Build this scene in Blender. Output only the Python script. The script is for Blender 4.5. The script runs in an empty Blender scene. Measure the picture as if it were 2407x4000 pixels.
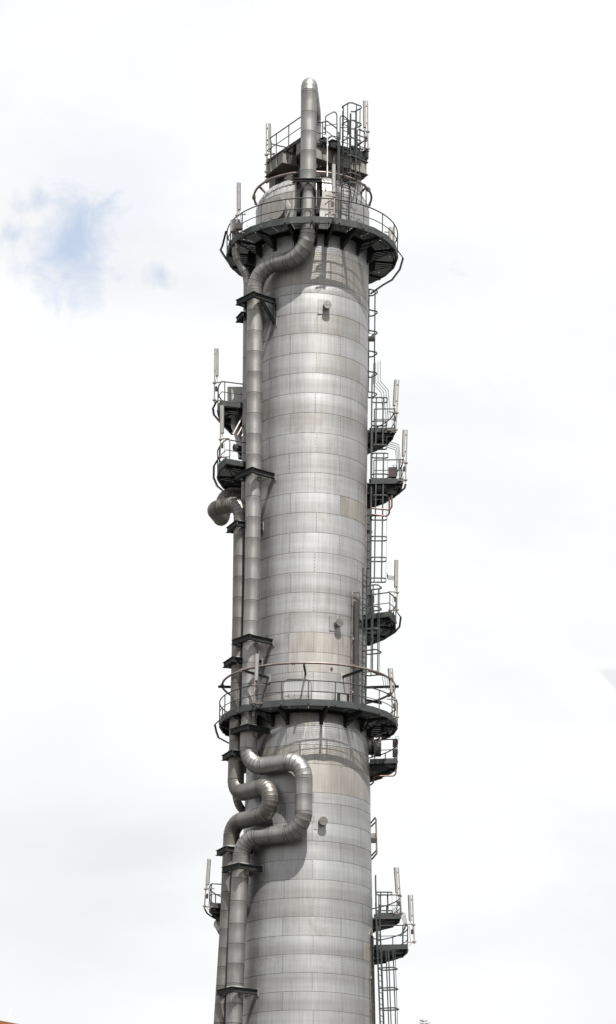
import bpy, math, random
from mathutils import Vector, Matrix

random.seed(7)
R_ = math.radians
S = bpy.context.scene
COL = S.collection

# ------------------------------------------------------------------ camera
FPX = 11400.0            # focal length in photograph pixels (photo is 2407 x 4000)
CAM = Vector((0.292, -152.0, 1.6))
ROLL = 0.00815
cd = bpy.data.cameras.new('camera')
cam = bpy.data.objects.new('camera', cd)
COL.objects.link(cam)
cam.location = CAM
cam.rotation_euler = (Matrix.Rotation(R_(90), 3, 'X') @ Matrix.Rotation(ROLL, 3, 'Z')).to_euler()
cd.sensor_fit = 'VERTICAL'
cd.sensor_height = 36.0
cd.lens = FPX / 4000 * 36.0
cd.shift_y = 3700 / 4000
cd.clip_start = 1.0
cd.clip_end = 6000.0
S.camera = cam

# ------------------------------------------------------------------ light
SUN_EL, SUN_AZ = 60.0, 16.0       # azimuth measured from the camera side towards +X
sun_dir = Vector((math.sin(R_(SUN_AZ)) * math.cos(R_(SUN_EL)), -math.cos(R_(SUN_AZ)) * math.cos(R_(SUN_EL)), math.sin(R_(SUN_EL))))
sl = bpy.data.lights.new('sun', 'SUN')
sl.energy = 4.8
sl.angle = R_(0.55)
sl.color = (1.0, 0.965, 0.91)
so = bpy.data.objects.new('sun', sl)
COL.objects.link(so)
so.rotation_euler = sun_dir.to_track_quat('Z', 'Y').to_euler()
so.location = (40, -60, 120)

S.view_settings.view_transform = 'Standard'
S.view_settings.look = 'None'
S.view_settings.gamma = 1.0
S.view_settings.use_curve_mapping = False
S.view_settings.exposure = 1.25
S.cycles.max_bounces = 6
S.cycles.use_denoising = True

# sky: Nishita blue behind broken white cloud
W = bpy.data.worlds.new('World')
S.world = W
W.use_nodes = True
nt = W.node_tree
for n in list(nt.nodes):
    nt.nodes.remove(n)
def N(t, **kw):
    n = nt.nodes.new(t)
    for k, v in kw.items():
        setattr(n, k, v)
    return n
def wmath(op, a, b=None, clamp=False):
    n = N('ShaderNodeMath', operation=op, use_clamp=clamp)
    for i, v in enumerate((a, b)):
        if v is None: continue
        if isinstance(v, (int, float)): n.inputs[i].default_value = v
        else: nt.links.new(v, n.inputs[i])
    return n.outputs[0]
def wsmooth(v, lo, hi, o0=0.0, o1=1.0):
    n = N('ShaderNodeMapRange', interpolation_type='SMOOTHSTEP')
    nt.links.new(v, n.inputs['Value'])
    n.inputs['From Min'].default_value = lo
    n.inputs['From Max'].default_value = hi
    n.inputs['To Min'].default_value = o0
    n.inputs['To Max'].default_value = o1
    return n.outputs['Result']
tc = N('ShaderNodeTexCoord')
sky = N('ShaderNodeTexSky', sky_type='NISHITA')
sky.sun_disc = False
sky.sun_elevation = R_(SUN_EL)
sky.sun_rotation = R_(180 - SUN_AZ)
sky.air_density = 1.0
sky.dust_density = 1.5
def noise(scale, detail=6, rough=0.55, dist=0.0, mapping=None):
    n = N('ShaderNodeTexNoise')
    n.inputs['Scale'].default_value = scale
    n.inputs['Detail'].default_value = detail
    n.inputs['Roughness'].default_value = rough
    n.inputs['Distortion'].default_value = dist
    if mapping:
        m = N('ShaderNodeMapping')
        m.inputs['Scale'].default_value = mapping[0]
        m.inputs['Location'].default_value = mapping[1]
        nt.links.new(tc.outputs['Generated'], m.inputs['Vector'])
        nt.links.new(m.outputs['Vector'], n.inputs['Vector'])
    else:
        nt.links.new(tc.outputs['Generated'], n.inputs['Vector'])
    return n
# broken openings in the cloud: large noise decides where, fine noise frays the edges
big = noise(2.2, 3, 0.5, 0.2, ((1, 1, 1.6), (0.31, 0.2, 0.57)))
fine = noise(62, 9, 0.6, 0.5)
mid = noise(21, 6, 0.55, 0.5, ((1, 1, 1.4), (3.1, 0.4, 1.2)))
def hole(px, py, rad, zs=1.25):
    d = Vector(((px - 1203.5) / FPX, 1.0, (5700 - py) / FPX)).normalized()
    v = N('ShaderNodeVectorMath', operation='SUBTRACT')
    nt.links.new(tc.outputs['Generated'], v.inputs[0])
    v.inputs[1].default_value = d
    s = N('ShaderNodeVectorMath', operation='MULTIPLY')
    nt.links.new(v.outputs[0], s.inputs[0])
    s.inputs[1].default_value = (1, 1, zs)
    l = N('ShaderNodeVectorMath', operation='LENGTH')
    nt.links.new(s.outputs[0], l.inputs[0])
    q = wmath('DIVIDE', l.outputs['Value'], rad)
    return wmath('SUBTRACT', 1.0, q)
h = hole(225, 935, 0.0255, 1.25)
for a in ((330, 950, 0.0175, 1.2), (600, 1080, 0.0095, 1.2), (100, 810, 0.012, 1.3), (10, 930, 0.007, 1.0)):
    h = wmath('MAXIMUM', h, wmath('MULTIPLY', hole(*a), 0.75))
hw = wmath('ADD', h, wmath('MULTIPLY', wmath('SUBTRACT', fine.outputs['Fac'], 0.5), 1.9))
hw = wmath('ADD', hw, wmath('MULTIPLY', wmath('SUBTRACT', mid.outputs['Fac'], 0.5), 1.5))
gap1 = wsmooth(hw, 0.0, 1.05, 0.0, 0.58)
bb = wmath('ADD', big.outputs['Fac'], wmath('MULTIPLY', wmath('SUBTRACT', fine.outputs['Fac'], 0.5), 0.25))
gap2 = wsmooth(bb, 0.60, 0.74, 0.0, 0.85)
veil = wmath('ADD', hole(420, 800, 0.055, 1.3), wmath('MULTIPLY', wmath('SUBTRACT', mid.outputs['Fac'], 0.5), 1.6))
gap = wmath('MAXIMUM', wmath('MAXIMUM', gap1, gap2), wsmooth(veil, 0.0, 1.1, 0.0, 0.13))
# cloud brightness: near white, faint grey bellies
belly = noise(5.5, 6, 0.5, 0.4, ((1, 1, 2.2), (1.7, 0.9, 0.35)))
shade = wsmooth(belly.outputs['Fac'], 0.42, 0.72, 1.03, 0.91)
sep = N('ShaderNodeSeparateXYZ'); nt.links.new(tc.outputs['Generated'], sep.inputs[0])
su = wmath('DIVIDE', sep.outputs[0], wmath('MAXIMUM', sep.outputs[1], 0.01))
sv = wmath('DIVIDE', sep.outputs[2], wmath('MAXIMUM', sep.outputs[1], 0.01))
jit = wmath('MULTIPLY', wmath('SUBTRACT', fine.outputs['Fac'], 0.5), 0.004)
U0, V0, V1 = (2303 - 1203.5) / FPX, (5700 - 2612) / FPX, (5700 - 2594) / FPX
up_ = wsmooth(wmath('SUBTRACT', wmath('ADD', V1, jit), sv), 0.0, 0.0022)
lo_ = wsmooth(wmath('ADD', wmath('SUBTRACT', sv, V0), wmath('MULTIPLY', wmath('SUBTRACT', wmath('ADD', su, jit), U0), 1.06)), 0.0, 0.0022)
fr_ = wsmooth(sep.outputs[1], 0.3, 0.5)
grey = wmath('SUBTRACT', 1.0, wmath('MULTIPLY', wmath('MULTIPLY', wmath('MULTIPLY', up_, lo_), fr_), wsmooth(su, 0.13, 0.096, 0.0, 0.13)))
lowl = wsmooth(wmath('ADD', hole(180, 3500, 0.085, 0.8), wmath('MULTIPLY', wmath('SUBTRACT', belly.outputs['Fac'], 0.5), 1.2)), 0.0, 0.9, 1.0, 0.89)
shade = wmath('MULTIPLY', wmath('MULTIPLY', shade, grey), lowl)
cr = N('ShaderNodeCombineColor')
nt.links.new(wmath('MULTIPLY', shade, 0.985), cr.inputs[0])
nt.links.new(wmath('MULTIPLY', shade, 0.992), cr.inputs[1])
nt.links.new(shade, cr.inputs[2])
bg_sky = N('ShaderNodeBackground'); bg_sky.inputs['Strength'].default_value = 0.085
nt.links.new(sky.outputs[0], bg_sky.inputs['Color'])
bg_cl = N('ShaderNodeBackground'); bg_cl.inputs['Strength'].default_value = 1.0 / 2 ** 1.25
nt.links.new(cr.outputs[0], bg_cl.inputs['Color'])
mx = N('ShaderNodeMixShader')
nt.links.new(gap, mx.inputs[0])
nt.links.new(bg_cl.outputs[0], mx.inputs[1])
nt.links.new(bg_sky.outputs[0], mx.inputs[2])
wo = N('ShaderNodeOutputWorld')
nt.links.new(mx.outputs[0], wo.inputs['Surface'])

# ------------------------------------------------------------------ materials
def material(name, cols, rough=0.5, metal=0.0, scale=(1, 1, 1), nscale=3.0, stain=None, objvar=0.0, bump=0.0, bscale=20.0, spec=0.5, streak=0.0, roughvar=0.1):
    """cols: (dark, light) mixed by a world-space noise; stain: (colour, amount); objvar: piece-to-piece variation"""
    m = bpy.data.materials.new(name)
    cols = tuple(tuple(c * .86 for c in q) for q in cols)
    if stain: stain = (tuple(c * .86 for c in stain[0]), *stain[1:])
    m.use_nodes = True
    t = m.node_tree
    p = t.nodes['Principled BSDF']
    L = t.links.new
    def nn(tp, **kw):
        n = t.nodes.new(tp)
        for k, v in kw.items(): setattr(n, k, v)
        return n
    geo = nn('ShaderNodeNewGeometry')
    mp = nn('ShaderNodeMapping'); mp.inputs['Scale'].default_value = scale
    L(geo.outputs['Position'], mp.inputs['Vector'])
    nz = nn('ShaderNodeTexNoise'); nz.inputs['Scale'].default_value = nscale; nz.inputs['Detail'].default_value = 7; nz.inputs['Roughness'].default_value = 0.6
    L(mp.outputs[0], nz.inputs['Vector'])
    mr = nn('ShaderNodeMapRange'); mr.inputs['From Min'].default_value = 0.3; mr.inputs['From Max'].default_value = 0.7
    L(nz.outputs['Fac'], mr.inputs['Value'])
    mix = nn('ShaderNodeMix', data_type='RGBA')
    mix.inputs['A'].default_value = (*cols[0], 1); mix.inputs['B'].default_value = (*cols[1], 1)
    L(mr.outputs[0], mix.inputs['Factor'])
    out = mix.outputs['Result']
    if objvar:
        oi = nn('ShaderNodeObjectInfo')
        rp = nn('ShaderNodeValToRGB')
        e = rp.color_ramp.elements
        e[0].position = 0.0; e[0].color = (1 + 0.3 * objvar, 1 + 0.32 * objvar, 1 + 0.36 * objvar, 1)
        e[1].position = 1.0; e[1].color = (1 - .22 * objvar, 1 - .26 * objvar, 1 - .36 * objvar, 1)
        x = e.new(0.55); x.color = (1, 1, 1.0, 1)
        x = e.new(0.8); x.color = (1 - .12 * objvar, 1 - .12 * objvar, 1 - .14 * objvar, 1)
        L(oi.outputs['Random'], rp.inputs['Fac'])
        m2 = nn('ShaderNodeMix', data_type='RGBA', blend_type='MULTIPLY'); m2.inputs['Factor'].default_value = 1
        L(out, m2.inputs['A']); L(rp.outputs['Color'], m2.inputs['B'])
        out = m2.outputs['Result']
    if streak:
        ms = nn('ShaderNodeMapping'); ms.inputs['Scale'].default_value = (7, 7, 0.28)
        L(geo.outputs['Position'], ms.inputs['Vector'])
        ns = nn('ShaderNodeTexNoise'); ns.inputs['Scale'].default_value = 1.6; ns.inputs['Detail'].default_value = 5
        L(ms.outputs[0], ns.inputs['Vector'])
        r2 = nn('ShaderNodeMapRange'); r2.inputs['From Min'].default_value = 0.36; r2.inputs['From Max'].default_value = 0.7
        r2.inputs['To Min'].default_value = 1 + streak * .5; r2.inputs['To Max'].default_value = 1 - streak
        L(ns.outputs['Fac'], r2.inputs['Value'])
        m3 = nn('ShaderNodeVectorMath', operation='SCALE')
        L(out, m3.inputs[0]); L(r2.outputs[0], m3.inputs['Scale'])
        out = m3.outputs[0]
    if stain:
        nb = nn('ShaderNodeTexNoise'); nb.inputs['Scale'].default_value = stain[2] if len(stain) > 2 else 1.3; nb.inputs['Detail'].default_value = 8; nb.inputs['Roughness'].default_value = 0.7
        L(geo.outputs['Position'], nb.inputs['Vector'])
        r3 = nn('ShaderNodeMapRange'); r3.inputs['From Min'].default_value = 0.56; r3.inputs['From Max'].default_value = 0.72; r3.inputs['To Max'].default_value = stain[1]
        L(nb.outputs['Fac'], r3.inputs['Value'])
        m4 = nn('ShaderNodeMix', data_type='RGBA'); m4.inputs['B'].default_value = (*stain[0], 1)
        L(r3.outputs[0], m4.inputs['Factor']); L(out, m4.inputs['A'])
        out = m4.outputs['Result']
    L(out, p.inputs['Base Color'])
    p.inputs['Metallic'].default_value = metal
    p.inputs['Specular IOR Level'].default_value = spec
    rr = nn('ShaderNodeMapRange'); rr.inputs['To Min'].default_value = max(rough - roughvar, .05); rr.inputs['To Max'].default_value = min(rough + roughvar, 1)
    L(nz.outputs['Fac'], rr.inputs['Value'])
    L(rr.outputs[0], p.inputs['Roughness'])
    if bump:
        b = nn('ShaderNodeBump'); b.inputs['Strength'].default_value = bump; b.inputs['Distance'].default_value = 0.02
        nb2 = nn('ShaderNodeTexNoise'); nb2.inputs['Scale'].default_value = bscale; nb2.inputs['Detail'].default_value = 4
        L(geo.outputs['Position'], nb2.inputs['Vector'])
        L(nb2.outputs['Fac'], b.inputs['Height']); L(b.outputs[0], p.inputs['Normal'])
    return m

M = {}
M['alu'] = material('aluminium_cladding', ((.262, .256, .245), (.385, .392, .398)), .48, .72, (.1, .1, 1.7), .55, ((.225, .20, .17), .6, .5), .3, .05, 2.2, streak=.15)
M['alu_lower'] = material('duller_lower_cladding', ((.235, .234, .229), (.36, .366, .371)), .48, .72, (.1, .1, 1.7), .55, ((.19, .175, .155), .6, .5), .3, .05, 2.2, streak=.12)
M['alu_stained'] = material('stained_aluminium_cladding', ((.25, .237, .215), (.325, .313, .292)), .54, .6, (1, 1, .3), .9, ((.19, .17, .135), .5, 1.4), .25, .04, 2.2, streak=.17)
M['pipe'] = material('pipe_cladding', ((.225, .222, .215), (.29, .288, .282)), .47, .82, (1, 1, .4), 1.0, ((.17, .145, .12), .55, 1.3), .24, .03, 3, streak=.16)
M['pipe_dark'] = material('browner_pipe_cladding', ((.145, .138, .128), (.20, .194, .184)), .5, .8, (1, 1, .4), 1.3, ((.12, .095, .075), .5, 1.1), .35, .03, 3, streak=.12)  # darker and slightly browner than the overhead pipe's cladding
M['core'] = material('dark_joint_lining', ((.05, .04, .035), (.09, .06, .05)), .8)  # dark brown lining that shows in the open joints of sheets and bands
M['rivet'] = material('rivet_steel', ((.06, .055, .05), (.1, .09, .08)), .6, .2)
M['rail'] = material('grey_green_paint', ((.026, .030, .031), (.044, .049, .050)), .6, .0, spec=.25, nscale=2, stain=((.15, .13, .115), .5, 3.2))
M['beam'] = material('dark_green_grey_beam_paint', ((.010, .0122, .013), (.021, .024, .025)), .65, .0, spec=.22, nscale=3, stain=((.12, .10, .085), .35, 2.5), bump=.05)
M['deck'] = material('dark_galvanised_grating', ((.012, .012, .013), (.021, .022, .023)), .7, .0, spec=.2, nscale=2)
M['girder'] = material('weathered_girder_paint', ((.13, .127, .118), (.19, .186, .174)), .7, 0, (1, 1, .6), 2.2, ((.12, .09, .075), .6, 2.0), bump=.15, streak=.2)
M['rustedge'] = material('rusty_flange_edge', ((.05, .042, .036), (.085, .065, .052)), .8, nscale=5)
M['hoop'] = material('pinkish_primed_tube', ((.11, .085, .078), (.22, .185, .17)), .5, .35, nscale=4, stain=((.11, .07, .055), .6, 3))
M['pole'] = material('galvanised_pole', ((.22, .19, .175), (.34, .31, .29)), .45, .4, nscale=5, stain=((.22, .12, .09), .5, 3))
M['panel'] = material('antenna_shell', ((.17, .174, .17), (.25, .255, .25)), .5, 0, nscale=3, stain=((.2, .2, .19), .4, 6))
M['black'] = material('black_brown_housing', ((.014, .010, .009), (.03, .022, .02)), .45)
M['teal'] = material('teal_cable', ((.02, .12, .13), (.05, .2, .2)), .5)
M['cable'] = material('black_cable', ((.015, .015, .016), (.03, .03, .03)), .6)
M['bright'] = material('bright_flashing', ((.28, .28, .275), (.42, .42, .41)), .4, .35, nscale=6, stain=((.25, .23, .21), .5, 9))
M['redpipe'] = material('red_brown_line', ((.07, .028, .025), (.12, .05, .04)), .5, .1)
M['white'] = material('white_fibreglass_rod', ((.62, .60, .60), (.75, .73, .72)), .4)
M['ground'] = material('gravel_ground', ((.05, .048, .045), (.09, .086, .08)), .95, nscale=.6, stain=((.08, .085, .07), .6, .05), bump=.3, bscale=6)
M['concrete'] = material('concrete', ((.28, .275, .26), (.38, .37, .35)), .85, nscale=1.5, bump=.2)
M['roof'] = material('orange_rust_roof', ((.13, .035, .004), (.2, .06, .008)), .6, nscale=1.5)
M['wall'] = material('pale_render_wall', ((.38, .36, .33), (.46, .44, .40)), .85, nscale=.8)
M['glass'] = material('dark_window_glass', ((.02, .025, .03), (.03, .035, .04)), .08)
M['bark'] = material('bark', ((.05, .035, .025), (.11, .08, .06)), .9, nscale=6, bump=.6)
M['leaf'] = material('pine_needles', ((.03, .045, .022), (.075, .09, .05)), .7, nscale=3, objvar=0)

# ------------------------------------------------------------------ mesh helpers
Z3 = Vector((0, 0, 1))
class MB:
    def __init__(s): s.v = []; s.f = []
    def add(s, vs, fs):
        o = len(s.v); s.v += [Vector(p) for p in vs]; s.f += [tuple(o + i for i in f) for f in fs]; return s
    def box(s, c, ax, ay, az):                     # centre and three half-axis vectors
        c = Vector(c); ax = Vector(ax); ay = Vector(ay); az = Vector(az)
        vs = [c + i * ax + j * ay + k * az for k in (-1, 1) for j in (-1, 1) for i in (-1, 1)]
        fs = [(0, 2, 3, 1), (4, 5, 7, 6), (0, 1, 5, 4), (2, 6, 7, 3), (0, 4, 6, 2), (1, 3, 7, 5)]
        if ax.cross(ay).dot(az) < 0: fs = [f[::-1] for f in fs]
        return s.add(vs, fs)
    def prism(s, poly, thick):                     # poly: list of 3D points, thick: extrusion vector
        n = len(poly); t = Vector(thick)
        vs = [Vector(p) for p in poly] + [Vector(p) + t for p in poly]
        nrm = Vector((0, 0, 0))
        for i in range(n): nrm += vs[i].cross(vs[(i + 1) % n])
        fs = [tuple(range(n))[::-1], tuple(range(n, 2 * n))] + [(i, (i + 1) % n, n + (i + 1) % n, n + i) for i in range(n)]
        if nrm.dot(t) < 0: fs = [f[::-1] for f in fs]
        return s.add(vs, fs)
    def sweep(s, pts, prof, up=None, closed=False, caps=True):
        P = [Vector(p) for p in pts]; n = len(P)
        ns = n if closed else n - 1
        T = [(P[(i + 1) % n] - P[i]).normalized() for i in range(ns)]
        fr = []
        if up is not None:
            U = Vector(up)
            for t in T:
                a = t.cross(U).normalized(); fr.append((a, a.cross(t)))
        else:
            t = T[0]; ref = Z3 if abs(t.z) < .9 else Vector((1, 0, 0))
            a = t.cross(ref).normalized(); b = a.cross(t); fr.append((a, b))
            for i in range(1, ns):
                q = T[i - 1].rotation_difference(T[i]); a = q @ a; b = q @ b; fr.append((a, b))
        k = len(prof); vs = []
        for i in range(n):
            if closed: si = (i - 1) % ns; sj = i % ns
            else: si = max(i - 1, 0); sj = min(i, ns - 1)
            t = T[si]; m = (T[si] + T[sj])
            m = m.normalized() if m.length > 1e-6 else t
            a, b = fr[si]
            if closed and up is None: a, b = fr[sj]; t = T[sj]
            for (x, y) in prof:
                o = a * x + b * y
                den = t.dot(m)
                vs.append(P[i] + o - t * (o.dot(m) / den))
        fs = []
        for i in range(ns):
            j = (i + 1) % n
            for c in range(k):
                d = (c + 1) % k
                fs.append((i * k + c, i * k + d, j * k + d, j * k + c))
        if caps and not closed:
            fs.append(tuple(range(k))[::-1]); fs.append(tuple((n - 1) * k + c for c in range(k)))
        return s.add(vs, [f[::-1] for f in fs])
    def tube(s, pts, r, sides=8, closed=False, caps=True):
        return s.sweep(pts, [(r * math.cos(2 * math.pi * i / sides), r * math.sin(2 * math.pi * i / sides)) for i in range(sides)], None, closed, caps)
    def rod(s, a, b, r, sides=8): return s.tube([a, b], r, sides)
    def bar(s, pts, w, h, closed=False): return s.sweep(pts, [(-w / 2, -h / 2), (w / 2, -h / 2), (w / 2, h / 2), (-w / 2, h / 2)], (0, 0, 1), closed)
    def vbar(s, a, b, w, d, side):                 # vertical-ish bar: w along side, d across
        return s.sweep([a, b], [(-w / 2, -d / 2), (w / 2, -d / 2), (w / 2, d / 2), (-w / 2, d / 2)], Vector(side).cross((Vector(b) - Vector(a)).normalized()))
    def ibeam(s, a, b, w, h, tf=.025, tw=.02, up=(0, 0, 1)):
        w /= 2; h /= 2; q = tw / 2
        pr = [(-w, -h), (w, -h), (w, -h + tf), (q, -h + tf), (q, h - tf), (w, h - tf), (w, h), (-w, h), (-w, h - tf), (-q, h - tf), (-q, -h + tf), (-w, -h + tf)]
        return s.sweep([a, b], pr, up)
    def disc(s, c, ax, r, h, sides=20):            # closed cylinder from c along ax*h
        ax = Vector(ax).normalized(); return s.tube([Vector(c), Vector(c) + ax * h], r, sides)

WOFF = {}
def woff(o):
    return WOFF.get(o.name, Vector((0, 0, 0))) if o else Vector((0, 0, 0))
def mesh_of(name, mb, mat, off=Vector((0, 0, 0)), smooth=30):
    me = bpy.data.meshes.new(name)
    me.from_pydata([tuple(v - off) for v in mb.v], [], mb.f)
    me.materials.append(M[mat])
    if smooth:
        me.polygons.foreach_set('use_smooth', [True] * len(me.polygons))
        me.set_sharp_from_angle(angle=R_(smooth))
    me.update()
    return me
def obj(name, mb, mat, parent=None, smooth=30, label=None, kind=None, at=None):
    """one mesh object; mb holds world coordinates; its origin sits at the parent's (or at 'at')"""
    base = woff(parent)
    org = Vector(at) if at is not None else (base if parent else Vector((0, 0, 0)))
    o = bpy.data.objects.new(name, mesh_of(name, mb, mat, org, smooth))
    COL.objects.link(o)
    if parent: o.parent = parent
    o.location = org - base
    WOFF[o.name] = org
    if label: o['label'] = label
    if kind: o['kind'] = kind
    return o
def inst(name, me, parent, loc=(0, 0, 0), rz=0.0):
    o = bpy.data.objects.new(name, me); COL.objects.link(o)
    o.parent = parent; o.location = loc; o.rotation_euler = (0, 0, rz)
    WOFF[o.name] = woff(parent) + Vector(loc)
    return o
def thing(name, loc, label, cat, group=None):
    o = bpy.data.objects.new(name, None); COL.objects.link(o)
    o.empty_display_size = .3
    o.location = loc; WOFF[o.name] = Vector(loc)
    o['label'] = label; o['category'] = cat
    if group: o['group'] = group
    return o
def tag(o, label, cat, group=None):
    o['label'] = label; o['category'] = cat
    if group: o['group'] = group
    return o

# survey: photograph pixel (x, y) of a point d metres in front of the column's axis plane -> world
cR, sR = math.cos(ROLL), math.sin(ROLL)
def P(x, y, d=0.0):
    a = x - 1203.5; b = 5700 - y
    u = a * cR - b * sR; v = a * sR + b * cR
    k = (152.0 - d) / FPX
    return Vector((CAM.x + u * k, -d, CAM.z + v * k))
def ZP(y, d=0.0, x=1210): return P(x, y, d).z
def polar(phi, r, z):                              # phi in degrees, 0 towards the camera, + to the right
    return Vector((r * math.sin(R_(phi)), -r * math.cos(R_(phi)), z))
def radial(phi): return Vector((math.sin(R_(phi)), -math.cos(R_(phi)), 0))
def tang(phi): return Vector((math.cos(R_(phi)), math.sin(R_(phi)), 0))

# ------------------------------------------------------------------ ground
g = MB().add([(-3000, -3000, 0), (3000, -3000, 0), (3000, 3000, 0), (-3000, 3000, 0)], [(0, 1, 2, 3)])
o = obj('ground', g, 'ground', smooth=0); o['kind'] = 'structure'
pad = MB().disc((0, 0, 0), (0, 0, 1), 6.5, .45, 32)
o = obj('foundation_pad', pad, 'concrete', smooth=30); o['kind'] = 'structure'

# ------------------------------------------------------------------ the column
RU = 2.95
def RZ(z):
    if z >= 40.6: return RU
    if z >= 37.3: return RU + (40.6 - z) / 3.3 * .27
    return 3.22 + (37.3 - z) * .0262
column = thing('distillation_column', (0, 0, 0), 'tall aluminium clad distillation column with domed head rising through the middle of the photo', 'tower')
lin = MB()
prof = [(RZ(z) - .035, z) for z in (66.5, 40.6, 37.3, 24, 12, .45)]
nn_ = 96
vs = []; fs = []
for (r, z) in prof:
    for i in range(nn_):
        a = 2 * math.pi * i / nn_; vs.append((r * math.cos(a), r * math.sin(a), z))
for k in range(len(prof) - 1):
    for i in range(nn_):
        j = (i + 1) % nn_; fs.append((k * nn_ + i, (k + 1) * nn_ + i, (k + 1) * nn_ + j, k * nn_ + j))
lin.add(vs, fs)
obj('shell', lin, 'core', column)
# seams read off the photograph (front of the shell), top to bottom
zs = [66.43, 65.41, 64.34, 63.2]
for y in [988, 1108] + [1144 + 77.9 * i for i in range(20)]:
    zs.append(ZP(y, 2.95, 1200))
for y in (2702, 2766, 2835, 2908, 2982, 3094, 3135, 3211, 3285, 3358, 3434):
    zs.append(ZP(y, RZ(1.6 + (5700 - y) / 76.5), 1200))
while zs[-1] > 22.5: zs.append(zs[-1] - .956)
i2165 = min(range(len(zs)), key=lambda i: abs(zs[i] - ZP(2165, 2.95, 1200)))
NS = 7
DPH = 360 / NS
GAP = .015
def sheet_mb(z1, z0, ph0, ph1, seed, cols=12, rows=4, local=True):
    rnd = random.Random(seed)
    mb = MB(); dph = math.degrees(.007 / 3.0) / 2
    a0 = ph0 + dph; a1 = ph1 - dph
    zt = z1 - GAP / 2; zb = z0 + GAP / 2
    bul = [[rnd.uniform(-.0042, .0042) for _ in range(cols + 1)] for _ in range(rows + 1)]
    vs = []
    hb = random.Random(seed // 31).choice((.001, .003, .004, .006, .011))
    for j in range(rows + 1):
        fz = j / rows; z = zb + (zt - zb) * fz
        for i in range(cols + 1):
            fx = i / cols
            e = math.sin(math.pi * fz) * hb + (bul[j][i] if 0 < i < cols and 0 < j < rows else 0)
            # lower edge laps over the sheet below
            e += .006 * (1 - fz)
            vs.append(polar(a0 + (a1 - a0) * fx, RZ(z) + e, z))
    n = (cols + 1)
    for i in range(cols + 1): vs.append(polar(a0 + (a1 - a0) * i / cols, RZ(zt) - .03, zt))
    for i in range(cols + 1): vs.append(polar(a0 + (a1 - a0) * i / cols, RZ(zb) - .03, zb))
    fs = [(j * n + i, j * n + i + 1, (j + 1) * n + i + 1, (j + 1) * n + i) for j in range(rows) for i in range(cols)]
    top = rows * n; t2 = (rows + 1) * n; b2 = (rows + 2) * n
    fs += [(top + i, top + i + 1, t2 + i + 1, t2 + i) for i in range(cols)]
    fs += [(b2 + i, b2 + i + 1, i + 1, i) for i in range(cols)]
    mb.add(vs, fs)
    return mb
riv = MB(); rear = MB()
for k in range(len(zs) - 1):
    z1, z0 = zs[k], zs[k + 1]
    par = (k - i2165) % 2 == 0
    off = 5.7 if par else -20.0
    wob = random.uniform(-1.2, 1.2)
    meshes = {}
    for s in range(NS):
        p0 = off + wob + s * DPH; p1 = p0 + DPH
        pm = ((p0 + p1) / 2 + 180) % 360 - 180
        splits = [(p0, p1)]
        if (k == 5 or abs(z1 - ZP(2475, 2.95)) < .3) and abs(pm) < 70: splits = [(p0, (p0 + p1) / 2), ((p0 + p1) / 2, p1)]
        for (q0, q1) in splits:
            m_ = sheet_mb(z1, z0, q0, q1, k * 31 + s)
            if abs(pm) > 112: rear.add(m_.v, m_.f)
            else:
                qm = (q0 + q1) / 2; qm = (qm + 180) % 360 - 180; zc_ = (z1 + z0) / 2
                st = (ZP(1108, 2.95) < zc_ < ZP(988, 2.95) + .1 and qm > -12) or (ZP(2637, 2.95) < zc_ < ZP(2470, 2.95) and qm > -14) or \
                     (ZP(3096, 3.1) < zc_ < ZP(2905, 3.1) and qm > -28) or ((k * 7 + s * 3) % 23 == 0)
                obj('cladding_sheet', m_, 'alu_stained' if st else ('alu' if zc_ > 37 else 'alu_lower'), column, smooth=40)
            if abs(q0 if q0 < 180 else q0 - 360) < 112:
                nr = max(2, int((z1 - z0) / .15))
                for i in range(nr):
                    z = z0 + (i + .5) * (z1 - z0) / nr
                    c = polar(q0 - .55, RZ(z) + .006, z)
                    riv.disc(c, radial(q0), .016, .012, 5)
obj('rear_cladding', rear, 'alu', column, smooth=40, kind='stuff')
obj('rivets', riv, 'rivet', column, smooth=0, kind='stuff')
low = MB(); vs = []; fs = []
zl = [zs[-1] - GAP - i * 1.6 for i in range(14)]
zl = [z for z in zl if z > .5] + [.5]
for z in zl:
    for i in range(96):
        a = 2 * math.pi * i / 96; vs.append((RZ(z) * math.cos(a), RZ(z) * math.sin(a), z))
for k in range(len(zl) - 1):
    for i in range(96):
        j = (i + 1) % 96; fs.append((k * 96 + i, (k + 1) * 96 + i, (k + 1) * 96 + j, k * 96 + j))
low.add(vs, fs); obj('skirt', low, 'alu', column)
# domed head of narrow petals with raised seams
NG = 46; H0 = 66.43; HH = 1.5
def head_pt(ph, t, e=0.0):
    r = RU * math.cos(t) + e * math.cos(t); z = H0 + HH * math.sin(t) + e * math.sin(t); return polar(ph, r, z)
dg = 360 / NG
pet = MB(); vs = []; T_ = [0.004 + (math.pi / 2 - .16) * i / 8 for i in range(9)]
for t in T_:
    for i in range(4): vs.append(head_pt(.12 + (dg - .24) * i / 3, t, .012 * math.sin(math.pi * i / 3)))
pet.add(vs, [(j * 4 + i, j * 4 + i + 1, j * 4 + i + 5, j * 4 + i + 4) for j in range(8) for i in range(3)])
pme = mesh_of('head_panel', pet, 'alu')
smb = MB(); smb.sweep([head_pt(0, t, .008) for t in T_], [(-.02, -.014), (.02, -.014), (.02, .014), (-.02, .014)], (.0, 1, .001))
sme = mesh_of('seam_strip', smb, 'bright')
inner = MB(); vs = []
for t in T_ + [math.pi / 2 - .02]:
    for i in range(64): vs.append(head_pt(360 * i / 64, t, -.03))
n_ = len(T_) + 1
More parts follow.
